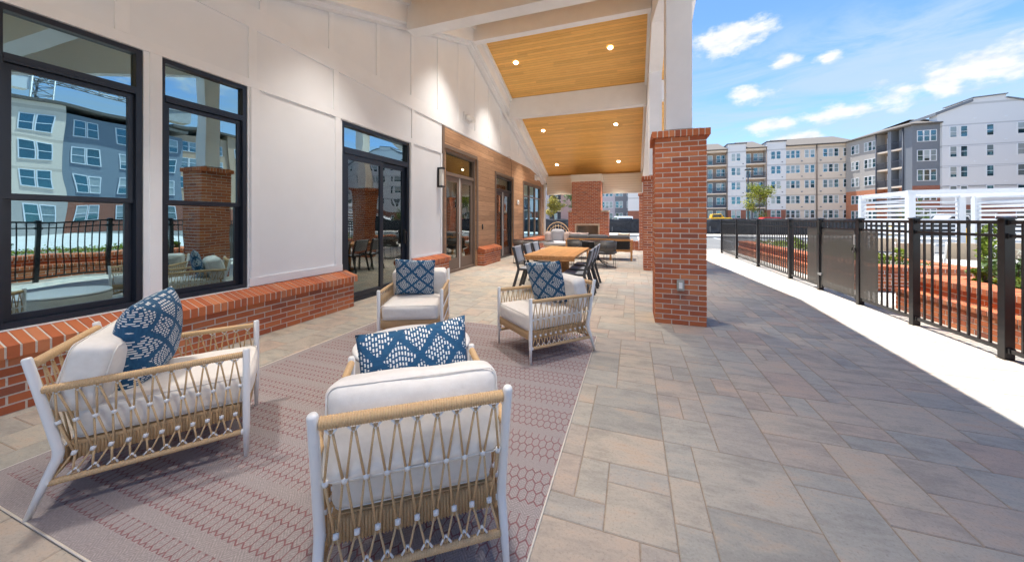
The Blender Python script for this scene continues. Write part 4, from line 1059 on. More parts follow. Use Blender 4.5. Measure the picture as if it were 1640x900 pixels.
# ------------------------------------------------------------ planters, plants
def planter(x0, x1, y0, y1, n, label, ledge=None, zl=4):
    p = empty('brick_planter', ((x0 + x1) / 2, (y0 + y1) / 2, 0), label, 'planter', 'raised brick planters behind the fence')
    mb = MB(); brick_block(mb, x0, x1, y0, y1, 0, n, 'xXyY'); mb.build('brick_wall', [T['brick'], T['mortar']], p)
    mb = MB(); z = n * BH
    rowlock(mb, (x0, y1, 0), (0, -1, 0), (-1, 0, 0), y1 - y0, .36, .075, .085, z, .03)
    rowlock(mb, (x1, y0, 0), (0, 1, 0), (1, 0, 0), y1 - y0, .36, .075, .085, z, .03)
    rowlock(mb, (x0 + .36, y0, 0), (1, 0, 0), (0, -1, 0), x1 - x0 - .72, .36, .075, .085, z, .03); rowlock(mb, (x1 - .36, y1, 0), (-1, 0, 0), (0, 1, 0), x1 - x0 - .72, .36, .075, .085, z, .03)
    mb.build('cap', [T['brick'], T['mortar']], p)
    if ledge:
        mb = MB(); brick_block(mb, x0 - ledge, x0 - .002, y0, y1, 0, zl, 'xyY'); rowlock(mb, (x0 - ledge, y1, 0), (0, -1, 0), (-1, 0, 0), y1 - y0, ledge - .004, .06, .06, zl * BH, .01); mb.build('ledge', [T['brick'], T['mortar']], p)
    mb = MB(); mb.box(x0 + .361, x1 - .361, y0 + .361, y1 - .361, z, z + .06); mb.build('mulch_bed', T['mulch'], p)
planter(4.08, 6.4, -5.5, 7.12, 7, 'raised brick planter with a stepped ledge behind the fence nearest the camera', .16, 4)
planter(4.35, 6.2, 8.75, 17.3, 6, 'long raised brick planter behind the fence beyond the gate', .14, 3)

def leaves(mb, c, rx, ry, rz, n, s, m=0, hollow=.35, lo=0.0, hi=1.0, zsq=1, clumps=None):
    c = Vector(c)
    cl = clumps or [(Vector((R.gauss(0, .45), R.gauss(0, .45), R.gauss(0, .45))), R.uniform(.25, .5), R.uniform(lo, hi)) for _ in range(max(5, n // 60))]
    for _ in range(n):
        k, rr, tone = R.choice(cl); d = Vector((R.gauss(0, 1), R.gauss(0, 1), R.gauss(0, 1))).normalized() * rr * R.uniform(hollow, 1) ** .5
        q = k + d
        if q.length > 1.1: q = q.normalized() * R.uniform(.8, 1.1)
        p = c + Vector((q.x * rx, q.y * ry, q.z * rz))
        a = Vector((R.gauss(0, 1), R.gauss(0, 1), R.gauss(0, .7))).normalized(); b = a.cross(Vector((R.gauss(0, 1), R.gauss(0, 1), R.gauss(0, 1)))).normalized()
        w = s * R.uniform(.6, 1.3)
        mb.add([p - a * w, p + b * w * .45, p + a * w, p - b * w * .45], [(0, 1, 2, 3)], m, min(1, max(0, tone + R.uniform(-.25, .25))))
def shrub(x, y, z, r, h, mat, label, n=420, s=.035, grp='shrubs in the brick planters', flowers=False):
    o = empty('shrub', (x, y, z), label, 'shrub', grp)
    mb = MB(); leaves(mb, (x, y, z + h * .52), r, r, h * .5, n, s); mb.build('foliage', T[mat], o)
    mb = MB()
    for k in range(6): a = k * 1.05; mb.tube([(x, y, z - .02), (x + math.cos(a) * r * .5, y + math.sin(a) * r * .5, z + h * .6)], [.012, .005], 5)
    mb.build('stems', T['trunk'], o)
    if flowers: mb = MB(); leaves(mb, (x, y, z + h * .6), r, r, h * .5, 90, s * .7); mb.build('flowers', T['petal'], o)
zt = 7 * BH + .06
for i, (x, y, r, h, mt, lab, fl) in enumerate([
    (4.60, 6.66, .16, .18, 'leaf_lime', 'low lime green shrub at the gate end of the near planter', False),
    (4.74, 6.42, .26, .42, 'leaf_green', 'leafy green shrub with pale flowers in the near planter, left of the big post', True),
    (4.80, 6.02, .26, .46, 'leaf_green', 'leafy green shrub with pale flowers at the right edge of the picture', True),
    (4.55, 6.20, .14, .14, 'leaf_lime', 'low lime green tuft before the flowering shrubs', False),
    (5.3, 3.4, .42, .5, 'leaf_green', 'green planter shrub just outside the right edge', False), (5.2, 2.2, .42, .5, 'leaf_lime', 'lime planter shrub level with the lounge chairs', False),
    (5.3, 1.0, .45, .55, 'leaf_green', 'green planter shrub mirrored in the nearest window', False), (5.2, -.3, .42, .45, 'leaf_lime', 'lime planter shrub mirrored in the nearest window', False), (5.3, -1.8, .45, .55, 'leaf_green', 'green planter shrub behind the photographer', False)]):
    shrub(x, y, zt, r, h, mt, lab, 700 if y > 3.9 else 350, .032, flowers=fl)
zt2 = 6 * BH + .06
for i, y in enumerate((9.6, 10.35, 11.1, 11.9, 12.8, 13.7)):
    shrub(5.05 + .08 * (i % 2), y, zt2, .36, .36 + .03 * (i % 3), 'leaf_lime', ['yellow green shrub closest to the gate in the long planter', 'second yellow green shrub from the gate in the long planter', 'third yellow green shrub from the gate in the long planter', 'fourth yellow green shrub from the gate in the long planter', 'fifth yellow green shrub from the gate in the long planter', 'farthest yellow green shrub in the long planter'][i], 450, .04)
shrub(7.7, 11.0, 0, .27, 1.25, 'leaf_lime', 'bright green bush standing on the pool deck behind the planter', 900, .05, None)

def ground_cover(x0, x1, y0, y1, z, n, label):
    mb = MB()
    for _ in range(n):
        x = R.uniform(x0, x1); y = R.uniform(y0, y1); k = noise.noise(Vector((x * 1.6, y * 1.6, 3))) 
        if k < -.12: continue
        h = .05 + .22 * max(0, k) + R.uniform(0, .06); p = Vector((x, y, z + h * R.random()))
        a = Vector((R.gauss(0, .7), R.gauss(0, .7), R.gauss(0, 1))).normalized(); b = a.cross(Vector((R.gauss(0, 1), R.gauss(0, 1), R.gauss(0, 1)))).normalized(); w = R.uniform(.02, .04)
        mb.add([p - a * w, p + b * w * .4, p + a * w, p - b * w * .4], [(0, 1, 2, 3)], 0, min(1, max(0, .5 + k + R.uniform(-.3, .3))))
    tag(mb.build('ground_cover', T['leaf_lime']), label, 'ground cover', kind='stuff')
ground_cover(4.46, 6.0, -5.0, 6.72, zt - .01, 9000, 'low lime green ground cover spread over the bed of the near brick planter')
ground_cover(4.75, 5.8, 9.15, 16.9, zt2 - .01, 4500, 'low lime green ground cover spread over the bed of the long brick planter')

def tree(x, y, h, r, mat, label, n=2600, s=.09, th=.05, base=.28, grp='young street trees', seed=1, zr=.5):
    R.seed(seed)
    o = empty('young_tree', (x, y, 0), label, 'tree', grp)
    mb = MB(); top = Vector((x + .1, y, h * .9)); bot = Vector((x, y, -.05))
    pts = [bot, Vector((x + .02, y, h * .3)), Vector((x - .03, y + .02, h * .6)), top]; mb.tube(pts, [th, th * .8, th * .55, th * .12], 8)
    cl = []
    for k in range(22):
        t = base + (.95 - base) * R.random(); p = bot.lerp(top, t); a = R.uniform(0, 6.28); L = r * (1.05 - .75 * abs(t - .5) * 1.3) * R.uniform(.6, 1.1)
        q = p + Vector((math.cos(a) * L, math.sin(a) * L, L * R.uniform(.4, .9))); mid = p.lerp(q, .5) + Vector((0, 0, L * .05)); mb.tube([p, mid, q], [th * .35, th * .22, th * .08], 5)
        for u in (.45, .75, 1.0): cl.append((p.lerp(q, u), R.uniform(.10, .22) * r, R.random()))
    mb.build('trunk', T['trunk'], o)
    mb = MB()
    for _ in range(n):
        k, rr, tone = R.choice(cl); d = Vector((R.gauss(0, 1), R.gauss(0, 1), R.gauss(0, .8))) * rr; p = k + d
        a = Vector((R.gauss(0, 1), R.gauss(0, 1), R.gauss(0, .7))).normalized(); b = a.cross(Vector((R.gauss(0, 1), R.gauss(0, 1), R.gauss(0, 1)))).normalized(); w = s * R.uniform(.6, 1.2)
        mb.add([p - a * w, p + b * w * .45, p + a * w, p - b * w * .45], [(0, 1, 2, 3)], 0, min(1, max(0, tone + R.uniform(-.2, .2))))
    mb.build('crown', T[mat], o)
tree(12.7, 43.0, 5.3, 1.35, 'leaf_yellow', 'young yellow green tree before the apartment block, over the far end of the fence', 2600, .10, .05, .30, seed=3)
tree(-6.05, 27.5, 4.9, .85, 'leaf_gold', 'young golden tree seen under the porch roof, between the wall end and the fireplace', 3000, .085, .05, .38, seed=5)
tree(-8.0, 52, 7.5, 2.2, 'leaf_green', 'dark green tree behind the golden one, before the blue apartments', 1800, .16, .08, .25, seed=8)
tree(29.0, 50, 3.2, 1.2, 'leaf_green', 'small green tree before the beige apartment wing, left of the ladder rack truck', 900, .12, .05, .3, seed=9)
R.seed(11)


# ------------------------------------------------------------ things between the fence and the apartments
def silt_fence():
    o = empty('construction_fence', (0, 37.2, 0), 'long sagging black fabric construction fence across the far side of the parking lot', 'fence')
    mb = MB(); n = 260; vs = []; x0, x1 = -26, 44
    for i in range(n + 1):
        x = x0 + (x1 - x0) * i / n; ph = (x % 3.0) / 3.0; sag = .07 * math.sin(math.pi * ph)
        for k in range(7):
            z = .04 + (1.50 - sag - .04) * k / 6; y = 37.2 + .06 * noise.noise(Vector((x * .9, z * 1.2, 0))) + .05 * math.sin(math.pi * ph) * math.sin(z * 3); vs.append((x, y, z))
    mb.add(vs, [(i * 7 + k, (i + 1) * 7 + k, (i + 1) * 7 + k + 1, i * 7 + k + 1) for i in range(n) for k in range(6)], 0, 0, True); f = mb.build('fabric', T['fabric_black'], o)
    sd = f.modifiers.new('thickness', 'SOLIDIFY'); sd.thickness = .01
    for i in range(24): x = x0 + i * 3.0; MB().tube([(x, 37.26, 0), (x, 37.26, 1.56)], .03, 6).build('stake', T['grey_metal'], o)
    mb = MB()
    for i in range(23): x = x0 + i * 3; mb.tube([(x + 3 * t / 8, 37.25, 1.52 - .07 * math.sin(math.pi * t / 8)) for t in range(9)], .02, 6)
    mb.build('top_rail', T['rubber'], o)
silt_fence()
def lamp_post():
    o = empty('street_lamp', (12.2, 45, 0), 'tall thin dark lamp post before the apartment balconies', 'street lamp')
    MB().tube([(12.2, 45, 0), (12.2, 45, 6.9)], [.09, .06], 10).build('pole', T['dark_frame'], o)
    MB().box(11.9, 12.75, 44.85, 45.15, 6.9, 7.05).build('lamp_head', T['dark_frame'], o)
    MB().box(11.95, 12.6, 44.9, 45.1, 6.88, 6.899).build('lens', T['frosted'], o)
    MB().lathe([(.25, 0), (.25, .4), (.12, .45)], (12.2, 45, 0), 16).build('base', T['concrete'], o)
lamp_post()
def vehicle(name, label, cat, x, y, rz, body, prof, cab, w=1.85, wheels=(.85, -1.3), wr=.36, rack=False, bed=None):
    o = empty(name, (0, 0, 0), label, cat)
    mb = MB(); mb.prism(prof, -w / 2, w / 2, 'x'); b = mb.build('body', T[body], o, bevel=.05)
    mb = MB(); mb.prism(cab, -w / 2 + .09, w / 2 - .09, 'x'); mb.build('cabin', T[body], o, bevel=.05)
    mb = MB(); cy = sum(p[0] for p in cab) / len(cab); cz = sum(p[1] for p in cab) / len(cab); g = [(cy + (a - cy) * .86, cz + (c - cz) * .72) for a, c in cab]
    mb.prism(g, -w / 2 + .08, w / 2 - .08, 'x'); g2 = [(cy + (a - cy) * 1.012, cz + (c - cz) * .68) for a, c in cab]; mb.prism(g2, -w / 2 + .2, w / 2 - .2, 'x'); mb.build('windows', T['car_glass'], o)
    for s in (-1, 1):
        for yy in wheels:
            wx = s * (w / 2 - .1); mb = MB(); vs = []; seg = 20
            for rr, h in ((0, -.1), (wr, -.1), (wr, .1), (0, .1)):
                for k in range(seg): t = 2 * math.pi * k / seg; vs.append((wx + h * 1.1, yy + rr * math.cos(t), wr + rr * math.sin(t)))
            mb.add(vs, [(i * seg + k, i * seg + (k + 1) % seg, (i + 1) * seg + (k + 1) % seg, (i + 1) * seg + k) for i in range(3) for k in range(seg)]); wl = mb.build('wheel', T['rubber'], o)
            MB().tube([(wx + s * .112, yy, wr), (wx + s * .125, yy, wr)], wr * .55, 14).build('rim', T['grey_metal'], wl)
    L = max(p[0] for p in prof); mb = MB()
    for s in (-1, 1): MB().box(s * w * .36 - .15, s * w * .36 + .15, L - .02, L + .015, .68, .82).build('headlight', T['frosted'], o)
    if rack:
        mb = MB()
        for s in (-1, 1):
            mb.bar((s * w * .46, -2.5, 1.98), (s * w * .46, 1.2, 1.98), .06, .06)
            for yy in (-2.4, -1.0, .9): mb.bar((s * w * .46, yy, 1.0 if yy < 0 else 1.7), (s * w * .46, yy, 1.98), .05, .05)
        for yy in (-2.4, -1.0, .9): mb.bar((-w * .46, yy, 1.98), (w * .46, yy, 1.98), .05, .05)
        mb.build('ladder_rack', T['white_metal'], o)
    o.location = (x, y, 0); o.rotation_euler = (0, 0, rad(rz)); return o
PU = [(-2.8, .45), (-2.8, 1.05), (1.1, 1.08), (2.55, 1.0), (2.7, .8), (2.7, .4)]; PC = [(-.75, 1.06), (-.65, 1.78), (.65, 1.80), (1.35, 1.07)]
vehicle('pickup_truck', 'white pickup truck with a ladder rack behind the gate end of the black fabric', 'truck', 29.2, 45.5, 92, 'white_metal', PU, PC, 1.95, (1.7, -1.75), .40, True)
vehicle('pickup_truck', 'white pickup truck behind the black fabric fence, seen between fireplace and column', 'truck', -1.0, 41.5, 20, 'white_metal', PU, PC, 1.95, (1.7, -1.75), .40)
vehicle('parked_car', 'red car with only its roof showing over the black fabric fence', 'car', 12.3, 40.6, 88, 'red_paint', [(-2.2, .35), (-2.25, .9), (-1.7, .98), (1.0, .95), (2.1, .82), (2.2, .35)], [(-1.75, .96), (-1.2, 1.62), (.1, 1.64), (1.05, .94)], 1.8, (1.35, -1.35), .33)
vehicle('parked_car', 'white car partly hidden behind the far end of the black fabric, by the farthest column', 'car', 2.2, 41.5, 100, 'white_metal', [(-2.2, .35), (-2.25, .9), (-1.7, .98), (1.0, .95), (2.1, .82), (2.2, .35)], [(-1.75, .96), (-1.2, 1.58), (.1, 1.60), (1.05, .94)], 1.8, (1.35, -1.35), .33)
def loader():
    x, y = 8.5, 41.0; o = empty('wheel_loader', (x, y, 0), 'yellow construction loader behind the black fabric, right beside the nearest column', 'loader')
    MB().prism([(x - 1.6, .6), (x - 1.6, 1.45), (x - .4, 1.60), (x + .9, 1.62), (x + 1.4, 1.3), (x + 1.4, .6)], y - .8, y + .8, 'y').build('body', T['yellow_paint'], o, bevel=.06)
    MB().prism([(x - .8, 1.55), (x - .7, 1.98), (x + .1, 2.02), (x + .45, 1.55)], y - .6, y + .6, 'y').build('cab', T['yellow_paint'], o, bevel=.06)
    MB().box(x - .66, x + .1, y - .615, y + .615, 1.66, 1.92).build('windows', T['car_glass'], o)
    MB().prism([(x - 2.2, .2), (x - 2.1, 1.1), (x - 2.6, 1.3), (x - 3.1, .3)], y - 1.1, y + 1.1, 'y').build('bucket', T['yellow_paint'], o)
    MB().bar((x - .8, y, 1.2), (x - 2.3, y, .9), .5, .25).build('arm', T['yellow_paint'], o)
    for dx in (-1.4, 1.0):
        for s in (-1, 1): MB().tube([(x + dx, y + s * .75, .6), (x + dx, y + s * 1.15, .6)], .6, 18).build('wheel', T['rubber'], o)
loader()

# pergola cabanas
def cabana(x0, x1, y0, y1, z, label):
    o = empty('slatted_cabana', ((x0 + x1) / 2, (y0 + y1) / 2, 0), label, 'cabana', 'white slatted cabanas on the pool deck')
    Wm = T['white_metal']; a = .10
    for x in (x0, x1):
        for y in (y0, y1): p = MB().box(x - a, x + a, y - a, y + a, 0, z).build('post', Wm, o)
    mb = MB(); mb.box(x0 - a, x1 + a, y0 - .06, y0 + .06, z - .001, z + .16); mb.box(x0 - a, x1 + a, y1 - .06, y1 + .06, z - .001, z + .16); mb.box(x0 - .06, x0 + .06, y0 + .06, y1 - .06, z, z + .15); mb.box(x1 - .06, x1 + .06, y0 + .06, y1 - .06, z, z + .15)
    mb.build('top_beam', Wm, o)
    mb = MB()
    for k in range(4): x = x0 + (x1 - x0) * (k + 1) / 5; mb.box(x - .02, x + .02, y0 + .061, y1 - .061, z + .03, z + .10)
    mb.build('roof_slats', Wm, o)
    m1 = MB(); m2 = MB()
    for k in range(11):
        zz = .25 + k * .187; m1.box(x0 - .02, x0 + .02, y0 + a, y1 - a, zz, zz + .075); m2.box(x0 + a, x1 - a, y1 - .02, y1 + .02, zz, zz + .075)
    m1.build('side_screen', Wm, o); m2.build('back_screen', Wm, o)
cabana(10.0, 13.3, 17.4, 20.3, 2.36, 'white slatted cabana at the left of the pool deck, nearest the gate')
cabana(14.25, 17.8, 18.0, 21.0, 2.36, 'white slatted cabana at the right edge of the picture')
def lounger(x, y, rz, label, first=None):
    if first is not None: o = copy_tree(first); return place(o, (x, y, 0), rad(rz), label)
    o = empty('pool_lounger', (0, 0, 0), label, 'pool lounger', 'sling loungers by the pool')
    for s in (-1, 1):
        mb = MB(); mb.bar((s * .32, -1.0, .32), (s * .32, .35, .32), .035, .045); mb.bar((s * .32, .33, .33), (s * .32, 1.0, .80), .035, .045); mb.build('side_rail', T['white_metal'], o)
        for yy in (-.85, .3): MB().bar((s * .32, yy, 0), (s * .32, yy, .31), .035, .035, (0, 1, 0)).build('leg', T['white_metal'], o)
    mb = MB(); mb.bar((0, -1.0, .335), (0, .35, .335), .60, .012); mb.bar((0, .34, .35), (0, .98, .80), .60, .012); mb.build('sling', T['tan_fabric'], o)
    mb = MB(); mb.bar((0, .55, .525), (0, .85, .735), .50, .05); mb.build('head_pad', T['teal'], o, bevel=.01)
    return place(o, (x, y, 0), rad(rz), label)
l0 = lounger(7.2, 12.4, 150, 'tan sling lounger with a teal head pad, nearest the gate')
for x, y, lab in ((8.5, 12.9, 'tan sling lounger with a teal head pad, second from the gate'), (9.8, 13.4, 'tan sling lounger with a teal head pad, third from the gate'), (8.2, 15.4, 'tan sling lounger with a teal head pad, farthest from the gate')): lounger(x, y, 150, lab, l0)
def bollard(x, y, label):
    o = empty('yellow_bollard', (x, y, 0), label, 'bollard', 'yellow bollards beyond the pool')
    MB().lathe([(.16, 0), (.16, .92), (.12, 1.02), (0, 1.05)], (x, y, 0), 18).build('post', T['yellow_paint'], o); MB().lathe([(.2, 0), (.2, .03), (.16, .04)], (x, y, 0), 18).build('collar', T['concrete'], o)
bollard(16.1, 24.0, 'yellow bollard seen through the pickets left of the big near post'); bollard(13.0, 24.0, 'yellow bollard seen through the pickets right of the mesh sheet')


# ------------------------------------------------------------ apartment blocks
WT = {}
def window_at(root, kind, pos, ang, w=None, h=None):
    key = (kind, w, h)
    if key not in WT:
        # template at the origin facing -y
        c = []
        if kind == 'window':
            mb = MB(); b = .075
            for (x0, x1, z0, z1) in ((-w / 2, w / 2, -h / 2, -h / 2 + b), (-w / 2, w / 2, h / 2 - b, h / 2), (-w / 2, -w / 2 + b, -h / 2 + b, h / 2 - b), (w / 2 - b, w / 2, -h / 2 + b, h / 2 - b), (-w / 2 + b, w / 2 - b, -.03, .03)): mb.box(x0, x1, -.07, .05, z0, z1)
            c = [(mb, 'window', 'white_trim')]; m2 = MB().box(-w / 2 + b, w / 2 - b, -.03, .0, -h / 2 + b, h / 2 - b); c.append((m2, 'pane', 'far_glass'))
        elif kind == 'balcony_door':
            mb = MB(); b = .12
            for (x0, x1, z0, z1) in ((-w / 2, w / 2, h / 2 - b, h / 2), (-w / 2, -w / 2 + b, -h / 2, h / 2 - b), (w / 2 - b, w / 2, -h / 2, h / 2 - b), (-w / 2 + b, w / 2 - b, -h / 2, -h / 2 + .2)): mb.box(x0, x1, -.07, .05, z0, z1)
            c = [(mb, 'balcony_door', 'white_trim')]; m2 = MB().box(-w / 2 + b, w / 2 - b, -.03, .0, -h / 2 + .2, h / 2 - b); c.append((m2, 'pane', 'far_glass'))
        elif kind == 'balcony':
            mb = MB(); d = 1.3; mb.box(-w / 2, w / 2, -d, 0, -.26, 0, 1); mb.box(-w / 2, w / 2, -d, -d + .04, 1.02, 1.08); mb.box(-w / 2, w / 2, -d, -d + .04, .1, .14)
            for i in range(int(w / .16)): x = -w / 2 + .05 + i * .16; mb.box(x, x + .03, -d + .005, -d + .03, .14, 1.02)
            c = [(mb, 'balcony', 'far_dark', 'far_beige')]
        mb, nm, *mt = c[0]; o = mb.build(nm, [T[q] for q in mt])
        if len(c) > 1:
            p = c[1][0].build(c[1][1], T[c[1][2]]); adopt(p, o)
        WT[key] = o
        adopt(o, root); o.location = Vector(pos) - root.location; o.rotation_euler = (0, 0, ang); return o
    o = copy_tree(WT[key]); adopt(o, root); o.location = Vector(pos) - root.location; o.rotation_euler = (0, 0, ang); return o
def facade(root, p0, ang, wins, floors, w=.72, h=1.55, kind='window', skip=()):
    """p0 (x,y) start, ang direction of facade; windows at distances wins"""
    c, s = math.cos(ang), math.sin(ang)
    for zi, z in enumerate(floors):
        for d in wins:
            if (zi, d) in skip: continue
            window_at(root, kind, (p0[0] + c * d + s * .001, p0[1] + s * d, z), ang, w, h)

def block_a():
    o = empty('apartment_building', (27, 88, 0), 'long five storey apartment block in white and beige with dark balconies, behind the young tree', 'building', 'apartment blocks')
    Y = 82.5; yb = 98
    def seg(x0, x1, z0, z1, y, mat, name='wall'): return MB().box(x0, x1, y, yb, z0, z1).build(name, T[mat], o)
    seg(-1.0, 14.9, 3.4, 15.9, Y, 'far_white'); seg(-1.0, 14.9, 0, 3.4, Y, 'farbrick')
    seg(18.75, 22.0, 3.4, 17.0, Y, 'far_white'); seg(18.75, 22.0, 0, 3.4, Y - .01, 'farbrick')
    seg(25.6, 28.8, 3.4, 17.0, Y, 'far_white'); seg(25.6, 28.8, 0, 3.4, Y - .01, 'farbrick')
    seg(28.8, 39.6, 0, 15.9, Y + .1, 'far_beige')
    for x0, x1 in ((14.9, 18.75), (22.0, 25.6)):
        seg(x0, x1, 9.4, 15.9, Y + 1.3, 'far_balcony'); seg(x0, x1, 0, 9.4, Y + 1.3, 'far_grey'); MB().box(x0, x1, Y - .1, Y + 1.3, 15.5, 15.9).build('soffit', T['far_beige'], o)
    fl = [14.3, 11.35, 8.35, 5.35, 2.5]
    facade(o, (0, Y), 0, [19.75, 20.65, 26.65, 27.55], fl, .78, 1.6); facade(o, (0, Y + .1), 0, [29.15, 29.95, 30.75, 32.2, 33.1, 35.1, 35.95, 36.8, 38.2], fl, .72, 1.55)
    facade(o, (0, Y + 1.3), 0, [17.3, 18.15, 24.05, 24.95], fl, .8, 1.6)
    facade(o, (0, Y + 1.3), 0, [15.75, 22.75], [z - .25 for z in fl], .95, 2.2, 'balcony_door')
    for xc, w in ((16.82, 3.84), (23.8, 3.58)):
        for z in fl[:4]: window_at(o, 'balcony', (xc, Y + 1.3, z - 1.4), 0, w, 0)
    for x in (21.5, 28.2, 31.4, 34.4, 37.5):
        for z in (12.9, 9.9, 6.9, 3.9): MB().box(x - .12, x + .12, Y - .02, Y + .2, z - .1, z + .1).build('wall_vent', T['far_grey'], o)
    mb = MB()
    for x in (33.75, 18.6, 25.5, 39.2): mb.tube([(x, Y - .05, 0), (x, Y - .05, 15.9)], .09, 6)
    mb.build('downspout', T['brown_trim'], o)
    mb = MB(); mb.prism([(Y - .35, 15.9), (Y - .35, 16.1), (91, 19.0), (99, 16.1), (99, 15.9)], 14.9, 18.7, 'x'); mb.prism([(Y - .35, 15.9), (Y - .35, 16.1), (91, 19.0), (99, 16.1), (99, 15.9)], 22.05, 25.55, 'x'); mb.prism([(Y - .35, 15.9), (Y - .35, 16.1), (91, 19.0), (99, 16.1), (99, 15.9)], 28.85, 40, 'x')
    mb.prism([(Y - .35, 15.9), (Y - .35, 16.1), (91, 19.0), (99, 16.1), (99, 15.9)], -1.2, 14.85, 'x')
    mb.build('roof', T['roof'], o)
    mb = MB(); mb.box(18.6, 22.15, Y - .15, yb, 17.0, 17.2); mb.box(25.5, 28.9, Y - .15, yb, 17.0, 17.2); mb.build('parapet_cap', T['far_dark'], o)
block_a()
def block_b():
    o = empty('apartment_building', (45, 76, 0), 'apartment block with grey siding over orange brick, corner balconies and a white gabled end', 'building', 'apartment blocks')
    # west face runs from (38.2,82.4) to (40.7,70.4)
    p = Vector((38.2, 82.4)); q = Vector((40.7, 70.4)); d = (q - p); L = d.length; d.normalize(); n = Vector((-1, -.21)).normalized(); ang = math.atan2(d.y, d.x)
    def wall(s0, s1, z0, z1, dep, mat, name='wall'):
        a = p + d * s0 - n * dep; b = p + d * s1 - n * dep; a2 = a - n * 2.5; b2 = b - n * 2.5
        mb = MB(); vs = [(v.x, v.y, z) for z in (z0, z1) for v in (a, b, b2, a2)]; mb.add(vs, [(3, 2, 1, 0), (4, 5, 6, 7), (0, 1, 5, 4), (1, 2, 6, 5), (2, 3, 7, 6), (3, 0, 4, 7)]); return mb.build(name, T[mat], o)
    wall(0, 6.3, 6.6, 15.9, 0, 'far_siding'); wall(0, 6.3, 0, 6.6, 0, 'orangebrick')
    wall(6.3, 10.8, 6.6, 15.9, 1.3, 'far_balcony'); wall(6.3, 10.8, 0, 6.6, 1.3, 'orangebrick'); wall(10.8, L, 0, 15.9, 0, 'far_grey')
    wall(8.3, 8.9, 0, 15.9, -.02, 'far_grey', 'pier')
    fl = [14.2, 11.2, 8.2, 5.0, 2.2]
    def at(s, z, kind, w, h, dep=0):
        c = p + d * s - n * dep; window_at(o, kind, (c.x, c.y, z), ang, w, h)
    for z in fl:
        for s in (1.6, 2.5, 4.3, 5.1, 5.9): at(s, z, 'window', .75, 1.6)
        at(7.2, z - .2, 'balcony_door', 1.0, 2.2, 1.3); at(9.8, z, 'window', .8, 1.6, 1.3)
    for z in fl[:4]: at(8.55, z - 1.4, 'balcony', 4.5, 0, 1.3)
    # front faces
    MB().box(40.7, 43.85, 70.4, 73.2, 6.6, 16.0).build('wall', T['far_grey'], o); MB().box(40.7, 43.85, 70.38, 73.2, 0, 6.6).build('wall', T['farbrick'], o)
    facade(o, (0, 70.4), 0, [41.6, 42.35, 43.1], fl[:3], .74, 1.75); facade(o, (0, 70.38), 0, [41.6, 42.35, 43.1], [5.1, 2.3], .74, 1.6)
    mb = MB(); mb.prism([(43.85, 3.6), (62, 3.6), (62, 17.0), (56.5, 17.0), (50.6, 18.9), (50.6, 19.4), (47.1, 19.2), (47.1, 18.7), (43.3, 17.2), (43.3, 16.2), (43.85, 16.0)], 70.0, 71.5, 'y'); mb.build('gable_wall', T['far_white'], o)
    MB().box(43.85, 62, 69.98, 71.5, 0, 3.6).build('wall', T['farbrick'], o)
    for x in (47.4, 50.6, 54.5):
        for z in (16.3, 13.0, 10.0, 7.0): MB().box(x - .13, x + .13, 69.96, 70.1, z - .1, z + .1).build('wall_vent', T['white_trim'], o)
    for z in (15.3, 12.3, 9.3, 6.4): MB().box(43.86, 62, 69.97, 70.02, z - .04, z + .04).build('trim_band', T['far_grey' if z < 6.5 else 'white_trim'], o)
    mb = MB(); mb.prism([(43.0, 17.05), (43.0, 17.5), (47.08, 19.1), (47.08, 18.7)], 69.8, 75, 'y'); mb.prism([(47.0, 19.22), (47.0, 19.34), (50.7, 19.55), (50.7, 19.42)], 69.8, 75, 'y'); mb.prism([(50.65, 18.9), (50.65, 19.05), (62.2, 15.6), (62.2, 15.2)], 69.8, 75, 'y')
    mb.build('gable_roof', T['far_grey'], o)
    facade(o, (0, 70.0), 0, [45.05, 46.2, 48.95, 52.1, 53.1, 56.0, 57.1, 60.0], [14.45, 11.5, 8.5, 5.6], .82, 1.65); facade(o, (0, 69.98), 0, [46.7, 52.1, 56.0], [2.1], 1.1, 1.6)
    a = p + n * .4; b = q + n * .4 + Vector((0, -.4)); a1 = p - n * 6; b1 = q - n * 6 + Vector((-1, 5)); c1 = p - n * 1.4; c2 = q - n * 1.4 + Vector((0, 1.6))
    E_ = [(a.x, a.y), (b.x, b.y), (43.95, 69.95), (43.95, 82.4)]
    mb = MB(); mb.add([(x, y, z) for z in (15.92, 16.12) for x, y in E_], [(3, 2, 1, 0), (0, 1, 5, 4), (1, 2, 6, 5), (2, 3, 7, 6), (3, 0, 4, 7)])
    mb.add([(x, y, 16.12) for x, y in E_[:3]] + [(a1.x, a1.y, 18.2), (b1.x, b1.y, 18.2), (43.95, b1.y, 18.2), (43.95, 82.4, 18.2)], [(0, 1, 4, 3), (1, 2, 5, 4), (3, 4, 5, 6)]); mb.build('roof', T['roof'], o)
    mb = MB(); E2 = [(c1.x, c1.y), (c2.x, c2.y), (43.8, 72.5), (43.8, 82.3)]; mb.add([(x, y, z) for z in (0, 15.91) for x, y in E2], [(3, 2, 1, 0), (4, 5, 6, 7), (0, 1, 5, 4), (1, 2, 6, 5), (2, 3, 7, 6), (3, 0, 4, 7)]); mb.build('core_wall', T['far_balcony'], o)
    mb = MB()
    for s in (6.3, 10.9): c = p + d * s + n * .1; mb.tube([(c.x, c.y, 0), (c.x, c.y, 15.9)], .09, 6)
    mb.build('downspout', T['far_dark'], o)
block_b()
